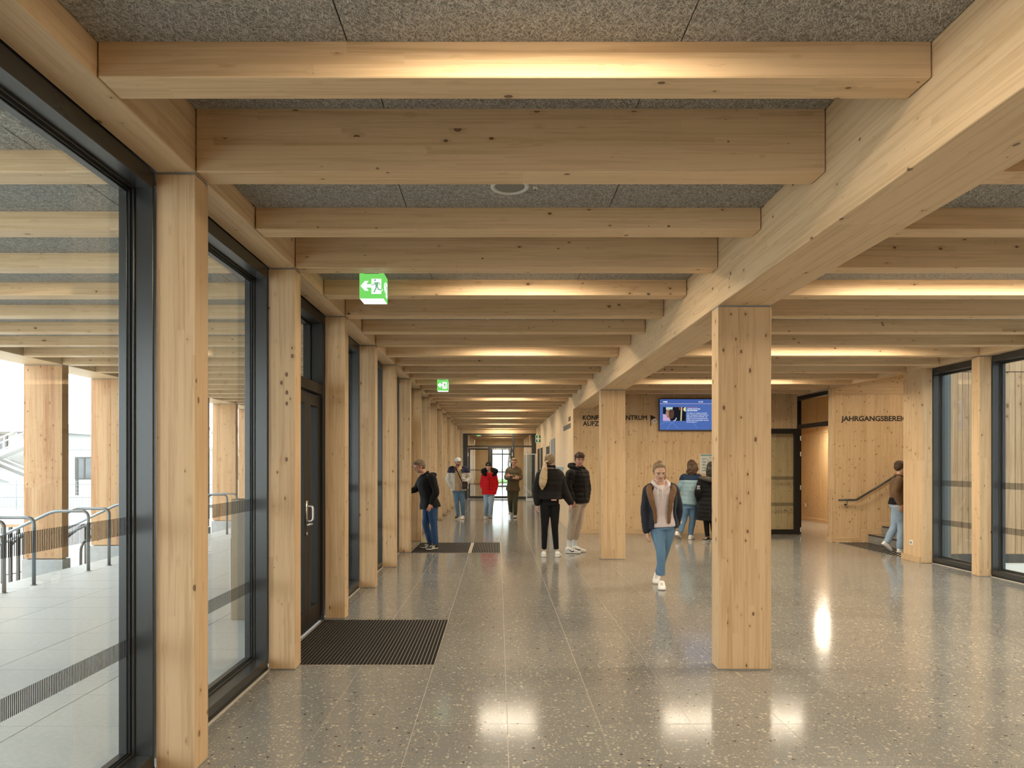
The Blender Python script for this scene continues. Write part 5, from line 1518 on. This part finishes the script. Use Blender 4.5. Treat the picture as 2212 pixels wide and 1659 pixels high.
b = bmesh.new(); ellip(b, hc - u * 0.085 + f * 0.055, (r, f, u), (0.043, 0.036, 0.028), 2); limb(b, [(hc - u * 0.03 + r * 0.066 + f * 0.02, 0.012), (hc - u * 0.08 + r * 0.04 + f * 0.06, 0.016), (hc - u * 0.085 + f * 0.082, 0.014), (hc - u * 0.08 - r * 0.04 + f * 0.06, 0.016), (hc - u * 0.03 - r * 0.066 + f * 0.02, 0.012)], 8, 3); p.add('beard', fuse(b, 0.007, 'beard', H_BROWN, 2, 0.004, 60))
b = bmesh.new(); ellip(b, hc + u * 0.052 - f * 0.006, (r, f, u), (0.089, 0.105, 0.078)); limb(b, [(hc + u * 0.045 + f * 0.055 + r * 0.06, 0.012), (hc + u * 0.05 + f * 0.125, 0.016), (hc + u * 0.045 + f * 0.055 - r * 0.06, 0.012)], 8, 4); p.add('cap', fuse(b, 0.008, 'cap', C_WHITE, 3))
b = bmesh.new(); tube(b, [J(984, 1010, -0.10), J(990, 1022, -0.235), J(997, 1038, -0.25), J(1001, 1046, -0.24)], 0.014, 8); p.add('bag_strap', mesh(b, 'bag_strap', C_BLACK))
bag = bmesh.new(); q = J(1003.5, 1048, -0.25); box(bag, q.x - 0.085, q.x + 0.085, q.y - 0.05, q.y + 0.035, q.z - 0.11, q.z + 0.11, 0.02); bo_ = p.add('shoulder_bag', mesh(bag, 'shoulder_bag', LEATH))
b = bmesh.new(); box(b, q.x - 0.06, q.x + 0.06, q.y - 0.058, q.y - 0.0505, q.z - 0.06, q.z + 0.05, 0.005); obj('pocket', b, LEATH, bo_)
b = bmesh.new(); box(b, q.x - 0.08, q.x - 0.065, q.y - 0.056, q.y - 0.0505, q.z + 0.04, q.z + 0.085); obj('buckle', b, M['chrome'], bo_)

# --- woman in red
p = Person('woman in bright red puffer jacket, fur collar and black beanie, walking', 19.2, 1056)
J = p.J
rt = V((1, -0.10, 0)).normalized()
r, f, u, k = build(p, J(1056.5, 1065), J(1056.5, 1020), rt, (J(1046.5, 1027, 0.0), J(1067.5, 1027, 0.0)), (J(1041.5, 1045, 0.04), J(1071.5, 1046, 0.03)), (J(1045.5, 1058, -0.08), J(1068, 1065, -0.06)),
      (J(1051.5, 1069), J(1061.5, 1069)), (J(1050, 1091, 0.0), J(1061, 1090, -0.10)), (J(1049.5, 1114, 0.26), J(1060, 1113, 0.0)),
      J(1055.5, 1008, -0.05), V((-0.18, -0.97, -0.10)), V((0, -0.08, 1)).normalized(), 0.225, woman=True, skin=SK,
      hands=(None, (V((-0.1, -0.1, -1)), V((-1, 0, 0)), 1, 0.5)),
      feet=[(J(1050.5, 1114.0, 0.40), J(1048, 1119.8, 0.12), S_CREAM, S_WHITE), (J(1060.5, 1119, 0.12), J(1058.5, 1121.8, -0.14), S_BLACK, S_WHITE)],
      top=C_RED, legs=C_DENIML, hemt=-0.06, bulk=0.055, sbulk=0.030, quilt=0.07, sq=0.10, lbulk=0.012, collar=False, hair=H_BROWN)
hc = J(1055.5, 1008, -0.05)
hairdo(p, hc, r, f, u, k, H_BROWN, 'underlong')
b = bmesh.new(); ellip(b, hc + u * 0.060 - f * 0.014, (r, f, u), (0.088, 0.102, 0.086)); limb(b, [(hc + u * 0.052 + (r * math.cos(a) * 0.080 + f * math.sin(a) * 0.094), 0.018) for a in [2 * PI * q / 12 for q in range(13)]], 8, 2)
bn_ = p.add('beanie', fuse(b, 0.008, 'beanie', C_BLACK, 3))
b = bmesh.new(); ellip(b, hc + u * 0.070 + f * 0.098, (r, f, u), (0.018, 0.010, 0.012), 2); obj('white_badge', b, S_WHITE, bn_, smooth=True)
b = bmesh.new()
cc = J(1057.5, 1019, 0.03)
limb(b, [(cc + V((-0.10, -0.15, -0.10)), 0.045), (cc + V((-0.175, -0.06, 0.0)), 0.062), (cc + V((-0.14, 0.06, 0.04)), 0.065), (cc + V((0, 0.11, 0.05)), 0.065), (cc + V((0.14, 0.06, 0.04)), 0.065), (cc + V((0.175, -0.06, 0.0)), 0.062), (cc + V((0.10, -0.15, -0.10)), 0.045)], 12, 5)
p.add('fur_collar', fuse(b, 0.010, 'fur_collar', C_FUR, 1, 0.022, 60))
b = bmesh.new(); tube(b, [J(1057, 1024, -0.19), J(1057, 1040, -0.20), J(1057, 1060.5, -0.20)], 0.007, 6); p.add('zip', mesh(b, 'zip', C_BLACK))

# --- man in olive hoodie, arms crossed
p = Person('fair-haired man in olive hoodie and trousers walking with crossed arms', 19.9, 1109)
J = p.J
rt = V((1, 0.12, 0)).normalized()
r, f, u, k = build(p, J(1108, 1058), J(1110, 1009.5), rt, (J(1098, 1014.5, 0.0), J(1121.5, 1015, 0.02)), (J(1093.5, 1032, -0.06), J(1124, 1033, -0.04)), (J(1112, 1033, -0.30), J(1102, 1027.5, -0.28)),
      (J(1102.5, 1061), J(1113.5, 1061)), (J(1102, 1085, -0.02), J(1113, 1086, -0.10)), (J(1103.5, 1106, 0.34), J(1113, 1110.5, 0.02)),
      J(1110, 998.5, -0.03), V((-0.05, -0.98, -0.15)), V((0, -0.12, 1)).normalized(), 0.235, skin=SK2,
      hands=((V((1, 0.25, 0.1)), V((0, 1, 0)), 1, 0.4), (V((-1, 0.1, -0.05)), V((0, 1, 0)), -1, 0.4)),
      feet=[(J(1104, 1102.5, 0.46), J(1101, 1113.0, 0.22), S_WHITE, S_WHITE), (J(1113.5, 1114.5, 0.14), J(1111.5, 1118.3, -0.16), S_WHITE, S_BLACK)],
      top=C_OLIVE, legs=C_OLIVED, hemt=-0.04, bulk=0.030, sbulk=0.018, lbulk=0.016, flare=0.05, collar=False, hair=H_DBLOND)
hc = J(1110, 998.5, -0.03)
hairdo(p, hc, r, f, u, k, H_DBLOND, 'short')
b = bmesh.new(); nk = J(1110, 1010.5, 0.02); limb(b, [(nk + V((-0.08, -0.10, -0.03)), 0.026), (nk + V((-0.12, 0.0, 0.0)), 0.036), (nk + V((0, 0.10, 0.01)), 0.05), (nk + V((0.12, 0.0, 0.0)), 0.036), (nk + V((0.08, -0.10, -0.03)), 0.026)], 10, 5); p.add('hood', fuse(b, 0.010, 'hood', C_OLIVE, 3))
b = bmesh.new()
for sg in (-1, 1): tube(b, [hc + f * 0.100 + r * (sg * 0.032 + 0.020 * math.cos(a)) + u * (0.0 + 0.013 * math.sin(a)) for a in [2 * PI * q / 12 for q in range(13)]], 0.0014, 5); tube(b, [hc + f * 0.098 + r * sg * 0.054, hc - f * 0.0 + r * sg * 0.078 + u * 0.004], 0.002, 5)
tube(b, [hc + f * 0.103 - r * 0.011, hc + f * 0.103 + r * 0.011], 0.002, 5); p.add('glasses', mesh(b, 'glasses', C_BLACK))

# --- woman with long blond ponytail, seen from behind
p = Person('woman seen from behind, long blond ponytail, cropped black jacket and leggings', 11.68, 1189)
J = p.J
rt = V((-1, 0.08, 0)).normalized()
r, f, u, k = build(p, J(1188, 1082), J(1189.5, 1010), rt, (J(1170, 1025), J(1207, 1026)), (J(1160, 1056, 0.0), J(1219, 1060, 0.02)), (J(1161, 1089, -0.02), J(1233, 1087, -0.04)),
      (J(1178, 1092), J(1198, 1092)), (J(1176.5, 1141, 0.0), J(1198.5, 1141, 0.0)), (J(1175.5, 1184, 0.03), J(1201.5, 1184, 0.03)),
      J(1188, 996, 0.03), V((0.45, 0.88, 0.02)), V((0, 0, 1)), 0.23, woman=True, skin=SK,
      hands=((V((-0.05, 0, -1)), V((1, 0.2, 0)), -1, 0.3), (V((0.0, -0.2, -1)), V((-1, 0.2, 0)), 1, 0.3)),
      feet=[(J(1175, 1201.7, -0.08), J(1174, 1201.7, 0.18), S_WHITE, S_WHITE), (J(1203, 1201.7, -0.08), J(1208, 1201.7, 0.17), S_WHITE, S_WHITE)],
      top=C_BLACKB, legs=C_LEG, hemt=0.06, bulk=0.062, sbulk=0.036, quilt=0.03, sq=0.03, lbulk=0.004, legname='leggings', cuff=1.05, collar=True, hair=H_BLOND, eyes=True)
hc = J(1188, 996, 0.03)
hairdo(p, hc, r, f, u, k, H_DBLOND, 'tied', disp=0.003)
b = bmesh.new(); t = J(1177.5, 1001.5, -0.12)
limb(b, [(hc - f * 0.095 + u * 0.0, 0.022), (t, 0.030), (J(1176, 1014, -0.22), 0.050), (J(1174, 1030, -0.24), 0.066), (J(1172, 1045, -0.24), 0.062), (J(1171, 1056, -0.24), 0.022)], 14, 6)
p.add('ponytail', fuse(b, 0.008, 'ponytail', H_BLOND, 2, 0.007, 30))
b = bmesh.new(); disc(b, t + V((0.02, 0.0, 0.0)), 0.030, 0.022, 14, 'z'); p.add('hair_tie', mesh(b, 'hair_tie', C_BLACK))
b = bmesh.new(); q = J(1196.5, 1079, -0.158); box(b, q.x - 0.046, q.x + 0.046, q.y - 0.008, q.y + 0.012, q.z - 0.02, q.z + 0.02, 0.004); p.add('skin_strip', mesh(b, 'skin_strip', SK))

# --- curly-haired boy
p = Person('boy with curly brown hair in black puffer and sand cargo trousers', 12.25, 1247)
J = p.J
rt = V((0.72, 0.70, 0)).normalized()
hx = J(1252, 994, -0.02)
r, f, u, k = build(p, J(1248, 1084), J(1249, 1010), rt, (J(1232, 1023.5, -0.16), J(1262, 1022, 0.14)), (J(1227, 1052, -0.20), J(1268, 1053, 0.16)), (J(1236, 1081, -0.20), J(1267, 1083, 0.06)),
      (J(1243, 1092, -0.07), J(1252, 1092, 0.07)), (J(1236, 1131, -0.14), J(1249, 1130, 0.06)), (J(1229.5, 1171, -0.10), J(1241, 1170, 0.10)),
      hx, V((0.10, -0.98, -0.10)), V((0, -0.03, 1)).normalized(), 0.235, skin=SK2,
      hands=((V((0.35, -0.05, -0.9)), V((0.2, 0.9, 0.1)), -1, 0.3), (V((-0.25, -0.2, -0.95)), V((-1, 0.2, 0)), 1, 0.35)),
      feet=[(J(1221, 1192.2, -0.12), J(1253, 1192.2, -0.22), S_WHITE, S_WHITE, dict(extra='tick', tall=0.10)), (J(1236, 1189.6, 0.10), J(1265.5, 1189.6, 0.0), S_WHITE, S_WHITE, dict(extra='tick', tall=0.10))],
      top=C_BLACKB, legs=C_SAND, hemt=-0.03, bulk=0.050, sbulk=0.030, quilt=0.055, sq=0.07, lbulk=0.022, cuff=0.86, hair=H_BROWN)
hairdo(p, hx, r, f, u, k, H_BROWN, 'curly', disp=0.006, ds=70)
b = bmesh.new()
nk = J(1249, 1012, 0.0)
limb(b, [(nk + V((0.02, -0.13, -0.02)), 0.022), (nk + V((-0.09, -0.09, 0.02)), 0.040), (nk + V((-0.14, 0.03, 0.05)), 0.052), (nk + V((-0.05, 0.13, 0.05)), 0.048), (nk + V((0.09, 0.10, 0.01)), 0.036), (nk + V((0.13, 0.0, -0.04)), 0.026)], 10, 5)
p.add('hood', fuse(b, 0.010, 'hood', C_BLACK, 3, 0.008, 25))
for a_, h_ in ((J(1229.5, 1176, -0.10), 0), (J(1241, 1174, 0.10), 1)):
    b = bmesh.new(); limb(b, [(a_ + V((0, 0, 0.075)), 0.044), (a_ + V((0, 0, 0.01)), 0.043), (a_ + V((0, 0, -0.05)), 0.045)], 14, 3); p.add('sock', mesh(b, 'sock', C_WHITE, True))
b = bmesh.new(); tube(b, [J(1256, 1016, -0.20), J(1260, 1035, -0.18), J(1263, 1060, -0.16), J(1264, 1080, -0.14)], 0.007, 6); p.add('zip', mesh(b, 'zip', C_BLACK))

# --- young woman walking towards us
p = Person('young woman in pale pink hoodie, open dark jacket and jeans walking forward', 8.76, 1428)
J = p.J
rt = V((1, 0.04, 0)).normalized()
hc = J(1424.5, 1019.5, -0.05)
r, f, u, k = build(p, J(1431, 1132), J(1427, 1046), rt, (J(1402, 1058), J(1453, 1056)), (J(1395, 1100, 0.02), J(1464, 1097, 0.10)), (J(1396.5, 1149, -0.02), J(1461, 1134, 0.16)),
      (J(1419, 1141), J(1444, 1141)), (J(1427, 1188, -0.12), J(1437, 1185, 0.06)), (J(1429, 1240, -0.10), J(1423, 1236, 0.34)),
      hc, V((0.02, -0.92, -0.30)), V((0, -0.28, 0.96)).normalized(), 0.235, woman=True, skin=SK,
      hands=((V((0.05, -0.1, -1)), V((1, 0.2, 0)), -1, 0.4), (V((-0.1, 0.2, -1)), V((-1, 0.2, 0)), 1, 0.4)),
      feet=[(J(1428.5, 1262, 0.02), J(1430, 1272, -0.21), S_WHITE, S_WHITE, dict(w_=0.046)), (J(1421, 1246, 0.44), J(1416, 1259.5, 0.24), S_WHITE, S_WHITE)],
      top=C_DJACK, legs=C_DENIM, hemt=-0.10, bulk=0.050, sbulk=0.024, quilt=0.0, sq=0.02, lbulk=0.006, legname='jeans', cuff=1.05, arc=(-PI / 2 + 0.80, 3 * PI / 2 - 0.80), inner=(C_PINK, -0.06, True), collar=False, down=True, hair=H_DBLOND)
hairdo(p, hc, r, f, u, k, H_DBLOND, 'tied', disp=0.003)
b = bmesh.new(); ellip(b, hc + u * 0.125 - f * 0.03, (r, f, u), (0.032, 0.032, 0.026), 2)
limb(b, [(hc + u * 0.11 - f * 0.05, 0.03), (hc + u * 0.05 - f * 0.10 - r * 0.04, 0.035), (hc - u * 0.05 - f * 0.09 - r * 0.075, 0.034), (hc - u * 0.14 - f * 0.06 - r * 0.085, 0.02)], 10, 5); p.add('ponytail', fuse(b, 0.008, 'ponytail', H_DBLOND, 2, 0.006, 40))
b = bmesh.new()
for sg, xs_ in ((-1, (1409, 1401, 1406, 1413, 1416)), (1, (1446, 1454, 1451, 1447, 1445))):
    limb(b, [(J(xs_[0], 1049, 0.05), 0.030), (J(xs_[1] + 1, 1056, -0.09), 0.040), (J(xs_[2], 1075, -0.165), 0.038), (J(xs_[3], 1100, -0.165), 0.030), (J(xs_[4], 1128, -0.15), 0.022)], 10, 5)
p.add('jacket_lining', fuse(b, 0.009, 'jacket_lining', C_TAN, 3, 0.006, 25), label='brown jacket lining folded back')
b = bmesh.new()
for x in (1422, 1432): tube(b, [J(x, 1052, -0.125), J(x - 0.6, 1066, -0.165), J(x + 0.5, 1078, -0.17)], 0.004, 5)
p.add('hood_cord', mesh(b, 'hood_cord', C_WHITE))
b = bmesh.new(); nk = J(1427, 1046, 0.0); limb(b, [(nk + V((-0.015, -0.115, -0.085)), 0.018), (nk + V((-0.075, -0.085, -0.02)), 0.027), (nk + V((-0.09, 0.02, 0.02)), 0.033), (nk + V((0, 0.09, 0.03)), 0.045), (nk + V((0.09, 0.02, 0.02)), 0.033), (nk + V((0.075, -0.085, -0.02)), 0.027), (nk + V((0.015, -0.115, -0.085)), 0.018)], 10, 5); p.add('hood', fuse(b, 0.009, 'hood', C_PINK, 3))

# --- woman with wavy brown hair, back turned, two-tone blue jacket
p = Person('woman with wavy brown hair and two-tone blue jacket, back turned, by the wall', 14.3, 1488)
J = p.J
rt = V((-1, 0.12, 0)).normalized()
zs2 = J(0, 1037).z
hc = J(1494, 1007, 0.02)
r, f, u, k = build(p, J(1488, 1090), J(1493, 1024), rt, (J(1477, 1031, 0), J(1509, 1031, 0)), (J(1470, 1052, 0.06), J(1515, 1055, 0.06)), (J(1478, 1062, 0.26), J(1508, 1066, 0.24)),
      (J(1480.5, 1093), J(1496, 1093)), (J(1477, 1122, 0.0), J(1496, 1124, 0.0)), (J(1469.5, 1149, -0.06), J(1491, 1155, 0.04)),
      hc, V((0.15, 0.98, -0.05)), V((0, 0, 1)), 0.23, woman=True, skin=SK, hands=((V((0.6, 0.8, 0)), V((0, 0, 1)), 1, 0.5), (V((-0.6, 0.8, 0)), V((0, 0, 1)), -1, 0.5)),
      feet=[(J(1461, 1156, -0.12), J(1469, 1162, 0.10), S_WHITE, S_WHITE), (J(1490, 1165, -0.06), J(1498, 1165, 0.17), S_WHITE, S_WHITE)],
      top=[C_LBLUE, C_NAVYB], legs=C_DENIM, hemt=0.0, bulk=0.036, sbulk=0.020, quilt=0.035, sq=0.03, lbulk=0.012, cuff=1.04, split=lambda q: q.z > zs2, hair=H_BROWN)
hairdo(p, hc, r, f, u, k * 1.06, H_BROWN, 'wavy', disp=0.012, ds=34)

# --- person in long black puffer coat, half behind the big column
p = Person('person in long black quilted coat with grey fur hood, half behind the column', 13.96, 1531)
J = p.J
rt = V((-1, -0.25, 0)).normalized()
hc = J(1537, 1010, 0.02)
r, f, u, k = build(p, J(1532, 1092), J(1535, 1028), rt, (J(1517, 1038, 0), J(1553, 1038, 0)), (J(1508, 1064, -0.02), J(1560, 1064, 0.05)), (J(1512, 1087, 0.12), J(1552, 1087, 0.2)),
      (J(1525, 1096), J(1539, 1096)), (J(1526, 1130, 0), J(1540, 1130, 0)), (J(1528, 1158, -0.02), J(1542, 1158, 0.1)),
      hc, V((0.3, 0.95, -0.05)), V((0, 0, 1)), 0.23, woman=True, skin=SK, hands=((V((0.5, 0.6, -0.5)), V((1, 0, 0)), -1, 0.4), (V((-0.4, 0.8, -0.3)), V((-1, 0, 0)), 1, 0.4)),
      feet=[(J(1530.5, 1169, 0.06), J(1520, 1169, -0.13), S_BLACK, S_WHITE), (J(1543, 1168, 0.12), J(1538, 1168, -0.08), S_BLACK, S_WHITE)],
      top=C_BLACK, legs=C_LEG, hemt=-0.50, bulk=0.055, sbulk=0.032, quilt=0.06, sq=0.07, lbulk=0.004, legname='leggings', flare=0.05, topname='coat', collar=False, hair=H_BLACK)
hairdo(p, hc, r, f, u, k, H_BLACK, 'long')
b = bmesh.new(); nk = J(1534, 1031, -0.03); limb(b, [(nk + V((-0.19, 0.05, -0.02)), 0.038), (nk + V((-0.15, -0.10, -0.02)), 0.048), (nk + V((0.0, -0.17, -0.05)), 0.052), (nk + V((0.15, -0.10, -0.02)), 0.048), (nk + V((0.19, 0.05, -0.02)), 0.038)], 12, 5); p.add('fur_hood', fuse(b, 0.010, 'fur_hood', C_GFUR, 2, 0.014, 50))
b = bmesh.new()
for kk, (x0, x1, y) in enumerate(((1505.5, 1512, 1050), (1506, 1511, 1053), (1505.5, 1512.5, 1056))):
    tube(b, [J(x0, y, -0.085), J((x0 + x1) / 2, y, -0.096), J(x1, y, -0.094)], 0.005, 5)
p.add('sleeve_print', mesh(b, 'sleeve_print', S_WHITE), label='white print lines on the sleeve')

# --- person stepping up the stairs
p = Person('person in brown top and pale jeans stepping towards the stairs behind the pier', 12.2, 1938)
J = p.J; p.root.location.z = 0.0075
rt = V((-0.15, -1, 0)).normalized()
hc = J(1945, 1011, 0.0)
r, f, u, k = build(p, J(1940, 1090), J(1943, 1031), rt, (J(1941, 1038, -0.18), J(1943, 1038, 0.18)), (J(1934, 1066, -0.22), J(1950, 1066, 0.22)), (J(1944, 1090, -0.24), J(1962, 1086, 0.2)),
      (J(1939, 1095, -0.08), J(1940, 1095, 0.08)), (J(1948, 1138, -0.08), J(1932, 1138, 0.08)), (J(1944, 1184, -0.08), J(1916, 1172, 0.08)),
      hc, V((0.98, 0.15, -0.15)), V((0.1, 0, 1)).normalized(), 0.23, skin=SK, hands=((V((0.3, 0, -1)), V((0, 1, 0)), 1, 0.4), (V((0.6, 0, -0.7)), V((0, -1, 0)), -1, 0.4)),
      feet=[(J(1939, 1193, -0.08), J(1968, 1193, -0.06), S_WHITE, S_WHITE), (J(1905, 1176, 0.08), J(1925, 1189, 0.09), S_WHITE, S_WHITE)],
      top=[C_BROWNT, C_BLACK], legs=C_DENIML, hemt=-0.02, bulk=0.026, sbulk=0.014, lbulk=0.016, split=lambda q, z=J(0, 1076).z: q.z < z and abs(q.y) < 0.16, hair=H_BROWN)
hairdo(p, hc, r, f, u, k, H_BROWN, 'short')
